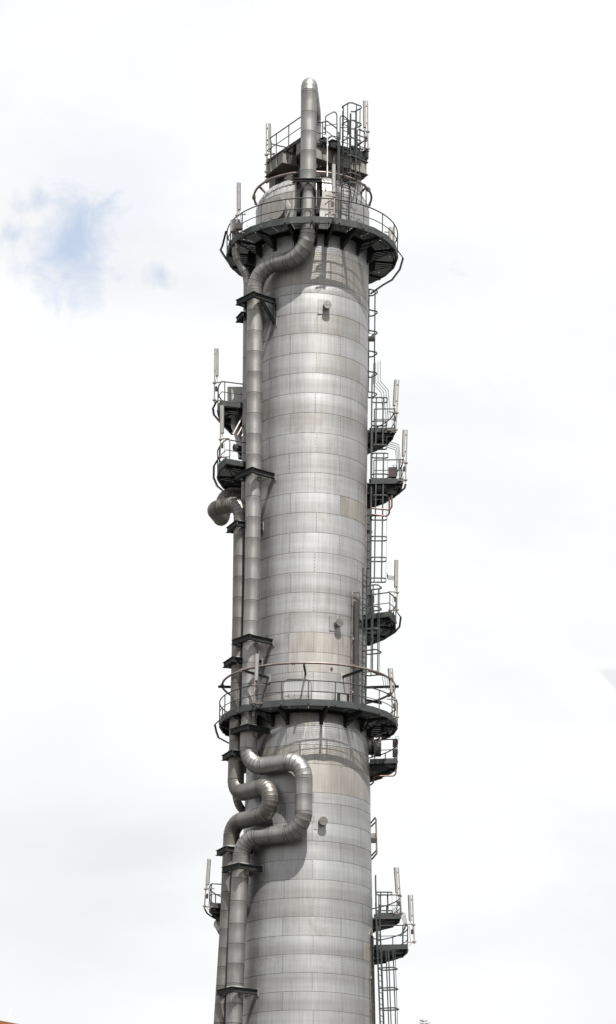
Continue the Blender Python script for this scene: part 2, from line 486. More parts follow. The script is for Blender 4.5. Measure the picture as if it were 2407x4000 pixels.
inner.add(vs, [(j * 64 + i, j * 64 + (i + 1) % 64, (j + 1) * 64 + (i + 1) % 64, (j + 1) * 64 + i) for j in range(n_ - 1) for i in range(64)])
obj('head', inner, 'core', column)
for i in range(NG):
    inst('head_panel', pme, column, (0, 0, 0), R_(i * dg + 2))
    inst('seam_strip', sme, column, (0, 0, 0), R_(i * dg + 2))

# nozzles with a flashing plate behind each
def on_shell(x, y, extra=0.0):
    d = RU
    for _ in range(8):
        p = P(x, y, d); R = RZ(p.z) + extra; d = math.sqrt(max(R * R - p.x * p.x, 0))
    return P(x, y, d)
def phi_of(p): return math.degrees(math.atan2(p.x, -p.y))
def nozzle(x, y, rad=.21, L=.30, plate=True):
    p = on_shell(x, y, L); ph = phi_of(p); n = radial(ph); t = tang(ph)
    z = p.z; R = RZ(z); c = n * (R - .05); c.z = z
    tb = MB().tube([c, c + n * (L + .05)], rad, 24)
    nz = obj('nozzle', tb, 'girder', column)
    cap = MB().tube([c + n * (L + .05), c + n * (L + .075)], rad + .008, 24); cap.box(c + n * (L + .078), t * rad * .98, n * .006, Z3 * .008)
    obj('cap', cap, 'pipe_dark', nz)
    obj('cap_rim', MB().tube([c + n * (L + .03), c + n * (L + .062)], rad + .02, 24), 'rustedge', nz)
    if plate:
        pl = MB(); q = n * (R + .012); q.z = z
        for s_ in (-1, 1): pl.box(q + t * (s_ * .15 - .13) + Z3 * -.02, t * .147, n * .012, Z3 * .37)
        obj('flashing_plate', pl, 'alu', column)
nozzle(1280, 1190, .19); nozzle(1327, 2432, .19); nozzle(1264, 3207, .21)
# nozzle at the right edge
c = Vector((2.8, .3, P(1450, 1310, 0).z)); tb = MB().tube([c, c + Vector((.47, 0, 0))], .2, 24); nz = obj('nozzle', tb, 'pipe', column)
obj('cap', MB().tube([c + Vector((.47, 0, 0)), c + Vector((.5, 0, 0))], .207, 24), 'pole', nz)
# small threaded ports
for (x, y) in ((1296, 2611),):
    p = on_shell(x, y, .03); n = radial(phi_of(p))
    obj('port', MB().tube([p - n * .05, p + n * .03], .065, 14).tube([p + n * .03, p + n * .05], .04, 12), 'rivet', column)
# round manhole on the head, rounded inspection door above the middle platform
mh = polar(-34, 2.8, 65.55); n = radial(-34)
m1 = obj('manhole', MB().tube([mh, mh + n * .42], .50, 40), 'alu', column)
obj('manhole_cover', MB().tube([mh + n * .42, mh + n * .54], .54, 40), 'girder', m1)
obj('manhole_frame', MB().tube([mh + n * .1, mh + n * .22], .62, 40), 'bright', m1)
def shell_patch(x0, x1, y0, y1, rc, e):
    """rounded rectangle standing e metres proud of the shell"""
    pts = []
    for (cx, cy, a0) in ((x1 - rc, y0 + rc, -90), (x1 - rc, y1 - rc, 0), (x0 + rc, y1 - rc, 90), (x0 + rc, y0 + rc, 180)):
        for k in range(5):
            a = R_(a0 + 22.5 * k); pts.append((cx + rc * math.cos(a), cy + rc * math.sin(a)))
    return pts
pts = shell_patch(1107, 1217, 2652, 2748, 26, .16)
mb = MB(); o_ = [on_shell(x, y, .15) for x, y in pts]
cc = sum((p for p in o_), Vector()) / len(o_); nrm = radial(phi_of(cc))
mb.prism(o_, -nrm * .3)
dr = obj('inspection_cover', mb, 'alu', column)
mb = MB().tube(o_, .014, 6, closed=True); obj('cover_rim', mb, 'rustedge', dr)
mb = MB()
for q in (1128, 1150, 1178, 1204):
    p = on_shell(q, 2715, .17); mb.box(p, Vector((.012, 0, 0)), Vector((0, .012, 0)), Z3 * .05)
a_ = [on_shell(x, 2718, .175) for x in (1112, 1130, 1150, 1170, 1190, 1212)]
mb.tube(a_, .008, 5); obj('latch_bar', mb, 'rustedge', dr)

# ------------------------------------------------------------------ swept pipes in cladding bands
def fillet(pts, radii, seg=6):
    out = [(Vector(pts[0]), 0)]
    for i in range(1, len(pts) - 1):
        p = Vector(pts[i]); a = (Vector(pts[i - 1]) - p); b = (Vector(pts[i + 1]) - p)
        r = radii[i - 1]
        if not r: out.append((p, 0)); continue
        an = a.normalized(); bn = b.normalized(); ang = an.angle(bn)
        tl = r / math.tan(ang / 2)
        tl = min(tl, a.length * .499, b.length * .499) ; rr = tl * math.tan(ang / 2)
        c = p + (an + bn).normalized() * (rr / math.sin(ang / 2))
        s = p + an * tl; e = p + bn * tl
        vs_ = s - c; ve = e - c; tot = math.pi - ang
        ax = vs_.cross(ve).normalized()
        ns_ = max(2, round(seg * tot / (math.pi / 2)))
        # gores: half segments at both ends so the arc is followed by mitred cylinders
        out.append((s, 1))
        for k in range(ns_):
            q = Matrix.Rotation(tot * (k + .5) / ns_, 3, ax) @ vs_
            out.append((c + q / math.cos(tot / ns_ / 2), 2))
        out.append((e, 1))
    out.append((Vector(pts[-1]), 0))
    return out
def banded_pipe(root, pts, radii, r, blen=1.03, seg=6, mat='pipe', sides=30, core=True, rfun=None, bandname='cladding_band'):
    path = fillet(pts, radii, seg)
    P_ = [path[0][0]]
    for i in range(1, len(path)):
        a = P_[-1]; b = path[i][0]; L = (b - a).length
        if path[i][1] == 2 and path[i - 1][1] == 1 and L < .02: continue
        if L > blen * 1.4:
            k = max(1, round(L / blen))
            for j in range(1, k): P_.append(a + (b - a) * j / k)
        P_.append(b)
    n = len(P_)
    T = [(P_[i + 1] - P_[i]).normalized() for i in range(n - 1)]
    t = T[0]; ref = Vector((1, 0, 0)) if abs(t.z) > .9 else Z3
    a = t.cross(ref).normalized(); b = a.cross(t); fr = [(a, b)]
    for i in range(1, n - 1):
        q = T[i - 1].rotation_difference(T[i]); a = q @ a; b = q @ b; fr.append((a, b))
    def mit(i):
        if i == 0: return T[0]
        if i == n - 1: return T[-1]
        return (T[i - 1] + T[i]).normalized()
    for i in range(n - 1):
        t = T[i]; a, b = fr[i]; m0, m1 = mit(i), mit(i + 1)
        L = (P_[i + 1] - P_[i]).length
        rr = r if rfun is None else rfun((P_[i] + P_[i + 1]).z / 2)
        g_ = .014
        short = L < .6
        rings = [(0, g_, -.022), (0, g_, .005), (0, g_ + .045, .005), (0, g_ + .06, 0)]
        if not short: rings += [(0, L * .5, .0015)]
        rings += [(1, -g_, 0), (1, -g_, -.022)]
        vs = []
        for (end, sh, e) in rings:
            base = P_[i + end] + t * sh; m_ = m1 if end else m0
            if end == 0 and sh > .3: m_ = t
            for k in range(sides):
                an = 2 * math.pi * k / sides
                o = (a * math.cos(an) + b * math.sin(an)) * (rr + e)
                vs.append(base + o - t * (o.dot(m_) / t.dot(m_)))
        fs = []
        for q in range(len(rings) - 1):
            for k in range(sides):
                d = (k + 1) % sides; fs.append((q * sides + k, (q + 1) * sides + k, (q + 1) * sides + d, q * sides + d))
        # orientation check
        v0, v1, v2 = Vector(vs[fs[len(rings) // 2 * sides][0]]), Vector(vs[fs[len(rings) // 2 * sides][1]]), Vector(vs[fs[len(rings) // 2 * sides][2]])
        if (v1 - v0).cross(v2 - v0).dot(v0 - P_[i] - t * (v0 - P_[i]).dot(t)) < 0: fs = [f[::-1] for f in fs]
        mb = MB().add(vs, fs)
        obj(bandname, mb, mat, root, smooth=28)
    if core:
        mb = MB().tube(P_, r - .022 if rfun is None else min(rfun(P_[0].z), rfun(P_[-1].z)) - .022, 18)
        obj('inner_pipe', mb, 'core', root)
    return P_

# --- main overhead line
def XD(x, y, d): p = P(x, y, d); return p
zA = 62.7
main = thing('overhead_pipe', (-.2, -3.75, 64), 'clad overhead pipe arching over the top, running down the left front with a square loop', 'pipe')
up1 = Vector((XD(1206, 500, 3.75).x, -3.75, 71.55))
m_x = XD(996, 1200, 2.34).x
dn = [(1160, 996), (1622, 993), (2270, 986), (2595, 977), (2850, 971)]
ptsM = [Vector((0, -.0, 67.6)), Vector((0, -.0, 71.6)), up1, Vector((up1.x + .0, -3.75, zA)), Vector((m_x, -2.34, zA))]
for (y, x) in dn[1:-1]: ptsM.append(P(x, y, 2.34))
Zl1 = 36.98; Zl2 = 33.37
pe = P(970.5, 2868, 2.42)
pe2 = P(970, 2910, 2.45)
lx = P(1187, 3100, 4.3).x
lx2 = P(946, 3350, 2.5).x
ptsM += [Vector((pe2.x, -2.45, Zl1)), Vector((lx, -4.3, Zl1)), Vector((lx, -4.3, Zl2)), Vector((lx2, -2.5, Zl2)), P(928, 3612, 2.5), P(914, 4000, 2.5)]
pb = ptsM[-1]; pd = (ptsM[-1] - ptsM[-2]); ptsM.append(pb + pd * ((pb.z - 1.2) / -pd.z))
ptsM.append(Vector((ptsM[-1].x, ptsM[-1].y - 0, .45)))
rad = [.62, .62, 1.25, 1.25, 0, 0, 0, .98, .98, .98, .98, 0, 0, 0]
def rfM(z): return .405 if z > 39 else .44
banded_pipe(main, ptsM, rad, .405, 1.02, 6, rfun=rfM)

# --- second line, further left
sec = thing('side_draw_pipe', (-3.6, -1.5, 50), 'second clad pipe, left of the overhead pipe, with swan neck top and smaller loop', 'pipe')
d2 = 1.5
v1 = P(943, 2048, d2)
zT = ZP(1958, 1.8)
s0 = [Vector((-2.3, 3.2, zT)), Vector((-4.05, 2.4, zT)), Vector((-4.95, -.2, zT)), Vector((-3.65, -1.5, zT))]
ps = [Vector((-2.3, 1.7, 52.25)), Vector((-4.55, 1.45, 52.25)), Vector((-4.6, 1.4, zT)), Vector((-5.02, -.45, zT)), Vector((v1.x, -d2, zT)), P(938, 2420, d2), P(934, 2600, d2), ]
lz1, lz2 = 35.82, 34.34
xa = P(921, 2990, 1.6).x; xb = P(1056, 3120, 3.75).x; xc = P(906, 3300, 1.7).x
ps += [Vector((xa, -1.6, lz1)), Vector((xb, -3.75, lz1)), Vector((xb, -3.75, lz2)), Vector((xc, -1.7, lz2)), P(890, 3635, 1.7), P(867, 4000, 1.7)]
pb = ps[-1]; pd = ps[-1] - ps[-2]; ps.append(pb + pd * ((pb.z - .45) / -pd.z))
radS = [.5, .55, .62, .72, 0, 0, .74, .73, .73, .74, 0, 0]
def rfS(z): return .40 if z > 38 else .425
banded_pipe(sec, ps, radS, .40, 1.0, 7, rfun=rfS, mat='pipe_dark')

# --- third thin line behind both
thd = thing('thin_riser_pipe', (-3.9, -1.2, 64), 'thin smooth riser pipe dropping from the upper ring platform behind the overhead pipe', 'pipe')
pt = [P(920, 860, 1.3), P(921, 1000, 1.3), P(962, 1075, 1.25), P(966, 1110, 1.25), P(963, 1400, 1.2), P(958, 1900, 1.2), P(951, 2300, .4), P(950, 3020, -.2)]
f_ = fillet(pt, [.5, .8, .5, 0, 0, 0], 6)
banded_pipe(thd, pt, [1.1, .9, 0, 0, 0, 0], .19, 2.4, 10, sides=20, bandname='pipe_section')
# curved branch line showing below the smaller loop
br = thing('branch_pipe', (-3.6, 0, 35), 'short dark branch pipe curving into the shell behind the smaller loop', 'pipe')
pt = [P(921, 3060, .3), P(925, 3135, .3), P(955, 3175, -.3), P(965, 3215, -.6), P(968, 3260, -.6)]
banded_pipe(br, pt, [.8, .6, .5], .21, 1.2, 6, sides=18, bandname='pipe_section')

# --- pipe support frames
def support(label, phi, z, rc, w=.65, out=.6, h=.27, struts=False, rp=.41):
    n = radial(phi); t = tang(phi); R = RZ(z)
    root = thing('pipe_support', n * R + Z3 * z, label, 'pipe support', 'steel frames holding the pipes to the column')
    ri = math.sqrt(R * R - w * w) - .01
    obj('cross_beam', MB().ibeam(n * (rc + out) - t * (w + .12) + Z3 * z, n * (rc + out) + t * (w + .12) + Z3 * z, .16, h), 'beam', root)
    for s_ in (-1, 1):
        a = n * ri + t * (s_ * w) + Z3 * z
        b = n * (rc + out - .085) + t * (s_ * w) + Z3 * z
        obj('side_beam', MB().ibeam(a, b, .16, h), 'beam', root)
        obj('end_plate', MB().box(n * (ri + .03) + t * (s_ * w) + Z3 * z, n * .012, t * .15, Z3 * .22), 'bright', root)
        obj('shoe', MB().box(n * (rc - .05) + t * s_ * (rp + .03) + Z3 * (z - .02 - h / 2 - .1), n * .11, t * .055, Z3 * .1), 'hoop', root)
        if struts:
            ag = MB().ibeam(n * (ri + .04) + t * (s_ * w) + Z3 * (z - 1.15), n * (rc + out - .5) + t * (s_ * w) + Z3 * (z - h / 2), .12, .14)
            ag.ibeam(n * (ri + .1) + t * (s_ * w) + Z3 * (z - 1.2), n * (ri + .1) + t * (s_ * w) + Z3 * (z - h / 2), .12, .14, up=n)
            obj('strut', ag, 'beam', root)
            obj('end_plate', MB().box(n * (ri + .03) + t * (s_ * w) + Z3 * (z - 1.05), n * .012, t * .13, Z3 * .22), 'bright', root)
    obj('clamp', MB().tube([n * rc + Z3 * (z + h / 2 + .02), n * rc + Z3 * (z + h / 2 + .12)], rp + .025, 28), 'bright', root)
    return root
def rc_of(p): return math.hypot(p.x, p.y)
def pipe_at(ptsx, z):
    for i in range(len(ptsx) - 1):
        a, b = ptsx[i], ptsx[i + 1]
        if (a.z - z) * (b.z - z) <= 0 and abs(a.z - b.z) > 2:
            f = (z - a.z) / (b.z - a.z)
            if f >= 0: return a + (b - a) * f
down1 = ptsM[4:8]; down2 = ptsM[11:]
for (z, pl, lab, st) in ((60.95, down1, 'dark steel pipe support with diagonal struts just under the upper elbow of the overhead pipe', True),
                     (52.0, down1, 'dark frame on the overhead pipe beside the second left balcony', False),
                     (43.5, down1, 'dark frame on the overhead pipe above the middle ring platform', False),
                     (38.9, ptsM[7:9] and [down1[-1], Vector((pe2.x, -2.45, 37))], 'dark frame on the overhead pipe directly under the middle ring platform', False),
                     (31.8, down2[0:2], 'dark frame on the overhead pipe just below its square loop', False),
                     (25.5, down2[1:3], 'lowest dark frame on the overhead pipe near the bottom edge', False)):
    p = pipe_at(pl, z)
    if p is None: p = pl[0]
    support(lab, phi_of(p), z, rc_of(p), struts=st, rp=rfM(z))
sd = ps[3:7]; sd2 = ps[9:]
for (z, pl, lab) in ((49.6, [Vector((v1.x, -d2, zT)), ps[5]], 'dark frame on the second pipe just below its swan neck'),
                 (42.6, [ps[6], ps[7]], 'dark frame on the second pipe left of the overhead pipe above the middle ring'),
                 (37.8, [ps[6], ps[7]], 'dark frame on the second pipe just above its smaller loop'),
                 (32.85, [ps[10], ps[11]], 'dark frame on the second pipe just below its smaller loop')):
    p = pipe_at(pl, z)
    if p is None: p = pl[0] + (pl[1] - pl[0]) * .5
    support(lab, phi_of(p), z, rc_of(p), w=.58, out=.5, rp=rfS(z))
# small support for the thin riser
p = P(964, 1262, 1.25); support('small dark bracket on the thin riser pipe near the top left of the shell', phi_of(p), p.z + .25, rc_of(p), w=.35, out=.38, h=.25, struts=True, rp=.2)

# ------------------------------------------------------------------ platforms
def railing(root, pts, closed=False, hts=(1.1, .56), r=.031, every=1.35, mat='rail', posts=None):
    """posts and rails along deck-level points"""
    for k, h in enumerate(hts):
        obj('top_rail' if k == 0 else 'mid_rail', MB().tube([p + Z3 * h for p in pts], r if k == 0 else r * .7, 7, closed=closed), mat, root)
    pp = posts
    if pp is None:
        pp = []; acc = 0; n = len(pts)
        segs = n if closed else n - 1
        tot = sum((pts[(i + 1) % n] - pts[i]).length for i in range(segs))
        k = max(1, round(tot / every)); step = tot / k
        want = [i * step for i in range(k + (0 if closed else 1))]
        for i in range(segs):
            L = (pts[(i + 1) % n] - pts[i]).length
            while want and want[0] <= acc + L + 1e-6:
                f = (want.pop(0) - acc) / L; pp.append(pts[i] + (pts[(i + 1) % n] - pts[i]) * f)
            acc += L
    for p in pp:
        mb = MB().vbar(p + Z3 * -.08, p + Z3 * (hts[0] - .01), .055, .03, (1, 0, 0))
        mb.box(p + Z3 * -.02, (.05, 0, 0), (0, .05, 0), Z3 * .06)
        obj('post', mb, mat, root, smooth=0)
def deck_sector(dphi, ri, ro, pitch=.055, cross=.13, hb=.042):
    """grating bars of one sector, centred on phi = 0, z = 0 at the top of the deck"""
    mb = MB(); T = math.tan(R_(dphi / 2)) - .006
    x = ri + .03
    while x < ro - .02:
        w = x * T; mb.box((0, -x, -.012), (w, 0, 0), (0, .0035, 0), (0, 0, .008)); x += .065
    t = -ro * T + .02
    while t < ro * T - .01:
        x0 = max(ri, abs(t) / T)
        if x0 < ro - .05: mb.box((t, -(x0 + ro) / 2, -hb / 2), (.0055, 0, 0), (0, (ro - x0) / 2, 0), (0, 0, hb / 2))
        t += pitch
    return mb
def arc_platform(name, label, cat, group, z, ri, ro, p0, p1, n, brackets, full=False, rail_ends=(True, True), rail=True, toe=.2, bdepth=.55, rgap=None, every=1.4):
    pm = (p0 + p1) / 2
    base = Vector((0, 0, z)) if full else polar(pm, (ri + ro) / 2, z)
    root = thing(name, base, label, cat, group)
    off = Vector((0, 0, z)) - base
    d = (p1 - p0) / n
    cs = math.cos(R_(d / 2))
    dme = mesh_of('deck_panel', deck_sector(d, ri, ro * cs - .02), 'deck', smooth=0)
    fb = MB()
    w = ro * math.sin(R_(d / 2)) - .004
    fb.box((0, -(ro * cs - .012), -.06 + toe / 2), (w, 0, 0), (0, .008, 0), (0, 0, toe / 2 + .09))
    fb.box((0, -(ro * cs - .05), -.142), (w, 0, 0), (0, .045, 0), (0, 0, .008))
    tme = mesh_of('toe_plate', fb, 'rail', smooth=0)
    for i in range(n):
        a = R_(p0 + d * (i + .5))
        inst('deck_panel', dme, root, off, a)
        inst('toe_plate', tme, root, off, a)
    for k, b in enumerate(brackets):
        nn2 = radial(b); t = tang(b); rs = RZ(z - .4) + .0
        mb = MB()
        poly = [nn2 * (rs + .01) + Z3 * (z - .05), nn2 * (ro - .06) + Z3 * (z - .05), nn2 * (ro - .06) + Z3 * (z - .2), nn2 * (rs + .01) + Z3 * (z - bdepth - .05)]
        mb.prism([q - t * .009 for q in poly], t * .018)
        mb.sweep([poly[3], poly[2]], [(-.055, -.01), (.055, -.01), (.055, .01), (-.055, .01)], (0, 0, 1))
        mb.box(nn2 * (rs + .02) + Z3 * (z - bdepth * .62), nn2 * .012, t * .11, Z3 * (bdepth * .55))
        # intermediate joist
        mb.sweep([nn2 * (rs + .05) + Z3 * (z - .055), nn2 * (ro - .06) + Z3 * (z - .055)], [(-.06, -.012), (.06, -.012), (.06, .0), (-.06, .0)], (0, 0, 1))
        obj('support_bracket', mb, 'beam', root, smooth=0)
    # inner curb
    cur = [polar(p0 + (p1 - p0) * i / (n * 2), ri + .01, z - .05) for i in range(n * 2 + (0 if full else 1))]
    obj('inner_plate', MB().bar([polar(p0 + (p1 - p0) * i / (n * 2), ri + .20, z + .012) for i in range(n * 2 + (0 if full else 1))], .36, .012, closed=full), 'deck', root, smooth=0)
    obj('inner_curb', MB().bar(cur, .02, .12, closed=full), 'deck', root, smooth=0)
    if not full:
        for a in (p0, p1):
            mb = MB().bar([polar(a, ri, z - .02), polar(a, ro - .01, z - .02)], .016, .26)
            obj('end_plate', mb, 'rail', root, smooth=0)
    if rail:
        rr = ro - .03; m = max(6, int((p1 - p0) / 5))
        if full and rgap is None:
            pts = [polar(p0 + (p1 - p0) * i / m, rr, z) for i in range(m)]
            railing(root, pts, True, every=every)
        else:
            q0, q1 = (rgap if rgap else (p0 + .5, p1 - .5))
            m = max(6, int((q1 - q0) / 5))
            pts = [polar(q0 + (q1 - q0) * i / m, rr, z) for i in range(m + 1)]
            if rail_ends[0] and not full: pts = [polar(p0 + .8, ri + .25, z)] + pts
            if rail_ends[1] and not full: pts = pts + [polar(p1 - .8, ri + .25, z)]
            railing(root, pts, False, every=every)
    return root

top_pl = arc_platform('ring_platform', 'upper ring platform with round guard rail just below the domed head', 'platform', None, 64.28, 2.985, 4.47, 0, 360, 24,
                      [-162, -135, -108, -85, -62, -40, -16, 3, 14, 31, 52, 75, 98, 125, 150, 172], full=True, bdepth=.62, toe=.14)
mid_pl = arc_platform('ring_platform', 'middle ring platform with round guard rail around the waist of the column', 'platform', None, 39.82, 3.03, 4.66, 0, 360, 24,
                      [-162, -135, -108, -84, -58, -36, -20, 12.5, 38, 62, 85, 110, 135, 160, 175], full=True, bdepth=.62, toe=.14)
GB = 'part ring balconies on the sides of the column'
arc_platform('balcony', 'upper of the two left balconies halfway up the column', 'balcony', GB, 56.05, 3.05, 4.88, -150, -71.6, 5, [-145, -122, -100, -78], bdepth=.6)
arc_platform('balcony', 'lower of the two left balconies, over the swan neck pipe', 'balcony', GB, 52.8, 3.05, 4.88, -140, -62, 5, [-134, -112, -90, -68], bdepth=.6)
arc_platform('balcony', 'small left balcony low down behind the second pipe', 'balcony', GB, 30.2, 3.5, 5.1, -125, -76, 3, [-122, -100, -80], bdepth=.6)
arc_platform('balcony', 'highest right balcony under the long cage ladder', 'balcony', GB, 55.2, 3.05, 4.4, 88, 142, 4, [92, 110, 136], rail_ends=(True, True))
arc_platform('balcony', 'second right balcony carrying a dark brown equipment box', 'balcony', GB, 52.5, 3.05, 4.85, 86, 146, 4, [90, 112, 138])
arc_platform('balcony', 'rounded right balcony above the middle ring platform', 'balcony', GB, 45.1, 3.05, 4.55, 64, 140, 5, [70, 92, 116, 136])
arc_platform('balcony', 'right balcony hanging just under the middle ring platform beside a round manway', 'balcony', GB, 37.85, 3.25, 4.68, 80, 140, 4, [83, 100, 122], bdepth=.7)
arc_platform('balcony', 'upper of the two low right balconies near the bottom', 'balcony', GB, 29.84, 3.5, 4.9, 84, 140, 4, [88, 110, 132])
arc_platform('balcony', 'lower of the two low right balconies above the bottom cage ladder', 'balcony', GB, 28.2, 3.5, 5.3, 80, 132, 4, [84, 104, 126])

# ------------------------------------------------------------------ ring pipes
def ring_pipe(label, z, r, arms, tr=.058):
    root = thing('ring_pipe', (0, 0, z), label, 'pipe')
    pts = [polar(5 * i, r, z) for i in range(72)]
    obj('tube', MB().tube(pts, tr, 10, closed=True), 'hoop', root)
    for a in arms:
        n = radial(a); R = RZ(z)
        if z > 66.4: obj('arm', MB().ibeam(n * (r - .7) + Z3 * (z - .62), n * (r + .02) + Z3 * (z - .1), .08, .08), 'hoop', root)
        else:
            obj('arm', MB().ibeam(n * R + Z3 * (z - .14), n * (r + .22) + Z3 * (z - .14), .09, .12), 'beam', root)
            obj('arm_plate', MB().box(n * (R + .02) + Z3 * (z - .2), n * .012, tang(a) * .14, Z3 * .24), 'bright', root)
    for a in range(-170, 180, 40):
        n = radial(a); t = tang(a); c = n * r + Z3 * z
        obj('flange', MB().tube([c - t * .07, c - t * .035], tr + .055, 12).tube([c + t * .035, c + t * .07], tr + .055, 12), 'hoop', root)
    return root
ring_pipe('rusty ring pipe around the domed head', 67.3, 3.06, (-62, -20, 24, 62, 100, -100, 150, -150))
ring_pipe('rusty ring pipe above the middle ring platform', 41.85, 4.5, (-86, -44, -3, 36, 82, 125, 165, -130))

# ------------------------------------------------------------------ ladders
def ladder(label, top, bot, nrm, w=.46, cage=None, step=1.03, depth=.78, cw=.36, ext=0.0, group='cage ladders on the column', off=.0, rung_m=.3, bars=5):
    """top/bot: world points at the middle of the ladder; nrm: outward direction"""
    top = Vector(top); bot = Vector(bot); n = Vector(nrm).normalized(); t = Vector((-n.y, n.x, 0))
    root = thing('cage_ladder' if cage else 'ladder', bot, label, 'ladder', group)
    ax = (top - bot).normalized(); L = (top - bot).length
    for s_ in (-1, 1):
        obj('stringer', MB().vbar(bot + t * s_ * w / 2, top + t * s_ * w / 2, .058, .07, t), 'rail', root, smooth=0)
    rmb = MB().rod(-t * w / 2 + bot, t * w / 2 + bot, .02, 6)
    rme = mesh_of('rung', rmb, 'rail', bot)
    k = int((L - ext) / rung_m)
    for i in range(1, k):
        q = ax * (i * rung_m); inst('rung', rme, root, q)
    if cage:
        z0, z1 = cage
        def at(z): return bot + ax * ((z - bot.z) / ax.z)
        shape = [(-w / 2, 0), (-cw, .12), (-cw, depth * .86), (-cw * .7, depth), (cw * .7, depth), (cw, depth * .86), (cw, .12), (w / 2, 0)]
        nh = max(1, round((z1 - z0) / step))
        for i in range(nh + 1):
            c = at(z0 + (z1 - z0) * i / nh)
            obj('hoop', MB().bar([c + t * a + n * b for a, b in shape], 0.016, .07), 'rail', root, smooth=0)
        for (a, b) in ((-cw, depth * .28), (-cw, depth * .72), (cw, depth * .28), (cw, depth * .72), (0, depth))[:bars]:
            side = t if a == 0 else n
            inn = n * -.014 if a == 0 else t * (-.014 if a > 0 else .014)
            obj('cage_bar', MB().vbar(at(z0 - .03) + t * a + n * b + inn, at(z1 + .03) + t * a + n * b + inn, .06, .014, side), 'rail', root, smooth=0)
    return root
zt, zb = ZP(1115, -1.5), ZP(1560, -1.5)
ladder('long cage ladder on the right edge between upper ring platform and highest right balcony', polar(122, 3.12, zt), polar(122, 3.12, zb), radial(118), cage=(zb + .4, zt - .2), depth=.8)
z0, z1 = ZP(1880, 0), ZP(1470, 0)
ladder('short cage ladder passing from the highest to the second right balcony', (3.17, -.05, z1), (3.15, -.05, z0), (1, 0, 0), cage=(ZP(1745, 0), ZP(1562, 0)), depth=.82, step=1.0)
z0, z1 = ZP(2400, 0), ZP(1686, 0)
ladder('cage ladder hanging under the second right balcony with open bottom hoop', (3.2, .1, z1), (3.12, .1, z0), (1, 0, 0), cage=(ZP(2262, 0), ZP(1775, 0)), depth=.85, step=1.05)
z0, z1 = 39.9, ZP(2222, 1.8)
ladder('cage ladder standing on the middle ring platform at the right', polar(58, 3.36, z1), polar(58, 3.36, z0), radial(66), cage=(ZP(2632, 1.8), ZP(2296, 1.8)), depth=.85, step=1.08, w=.5)
z1, z0 = ZP(3419, 0), ZP(3712, 0)
ladder('short cage ladder rising behind the upper low right balcony', polar(90, 3.56, z1), polar(90, 3.66, z0), (1, 0, 0), cage=(ZP(3560, 0), ZP(3488, 0)), depth=.85, step=.9)
z1 = ZP(3530, 1.5)
bt = P(1492, 4000, 1.6); tp = P(1475, 3530, 1.55)
dlt = (bt - tp); bt2 = bt + dlt * ((bt.z - .2) / -dlt.z)
ladder('long bottom cage ladder leaning with the lower right flank down to the frame edge', tp, bt2, radial(68), cage=(3.0, ZP(3705, 1.6)), depth=.88, step=1.03, w=.5, bars=5)
ladder('plain ladder up the front of the domed head from the upper ring platform', polar(30, 3.36, 67.0), polar(30, 3.3, 64.3), radial(30), w=.48, group=None)
gn = Vector((.62, -.79, 0))
gt = Vector((.79, .62, 0))
lc = Vector((1.72, -2.33, 0))
ladder('cage ladder in front of the box girder up to the roof deck', lc + Z3 * 70.7, lc + Z3 * 67.0, gn, cage=(67.25, 70.8), depth=.8, step=.92, w=.5, cw=.42)

# ------------------------------------------------------------------ girder deck on top
gd = thing('girder_deck', (0, 0, 68.1), 'grey box girder frame with deck and guard rail on top of the column', 'platform')
pl_ = lambda x, d, z: Vector((x, -d, z))
zg0, zg1 = 68.05, 68.72
def girder(a, b, w, z0=zg0, z1=zg1, inward=1, label=None):
    a = Vector((a[0], -a[1], 0)); b = Vector((b[0], -b[1], 0))
    t = (b - a).normalized(); n = Vector((-t.y, t.x, 0)) * inward
    mb = MB().prism([a + Z3 * (z0 + .022), b + Z3 * (z0 + .022), b + n * w + Z3 * (z0 + .022), a + n * w + Z3 * (z0 + .022)], Z3 * (z1 - z0 - .044))
    L = (b - a).length; k = max(1, int(L / .9))
    g_ = obj('box_girder', mb, 'girder', gd, smooth=0)
    e = .07
    for z in (z0, z1 - .02):
        mb = MB().prism([a - t * e - n * e + Z3 * z, b + t * e - n * e + Z3 * z, b + t * e + n * (w + e) + Z3 * z, a - t * e + n * (w + e) + Z3 * z], Z3 * .02)
        obj('flange', mb, 'rustedge', g_, smooth=0)
    mb = MB()
    for i in range(1, k + 1):
        q = a + t * (L * i / (k + 1)); mb.box(q - n * .03 + Z3 * (z0 + z1) / 2, t * .007, n * .03, Z3 * ((z1 - z0) / 2 - .022))
    obj('stiffener', mb, 'girder', g_, smooth=0)
F = (-.6, 3.45); R1 = (2.78, 1.05); A = (-2.42, .70); K1 = (-1.54, 2.33); J1 = (-.70, 1.78); R2 = (1.42, -1.55); B = (-2.2, .35)
girder(F, R1, .42, inward=1)
girder((K1[0] + .004, K1[1] + .004), A, .80, z0=zg0 - .006, z1=zg1 - .008, inward=-1)
girder(J1, (F[0] + .05, F[1] - .2), .34, z0=zg0 - .012, z1=zg1 - .016, inward=1)
girder(R1, R2, .40, z0=zg0 - .018, z1=zg1 - .024, inward=1)
girder(R2, B, .40, z0=zg0 - .024, z1=zg1 - .03, inward=1)
girder((-1.0, 1.2), (1.2, 2.0), .3, z0=zg0 + .05, z1=zg1 - .05)
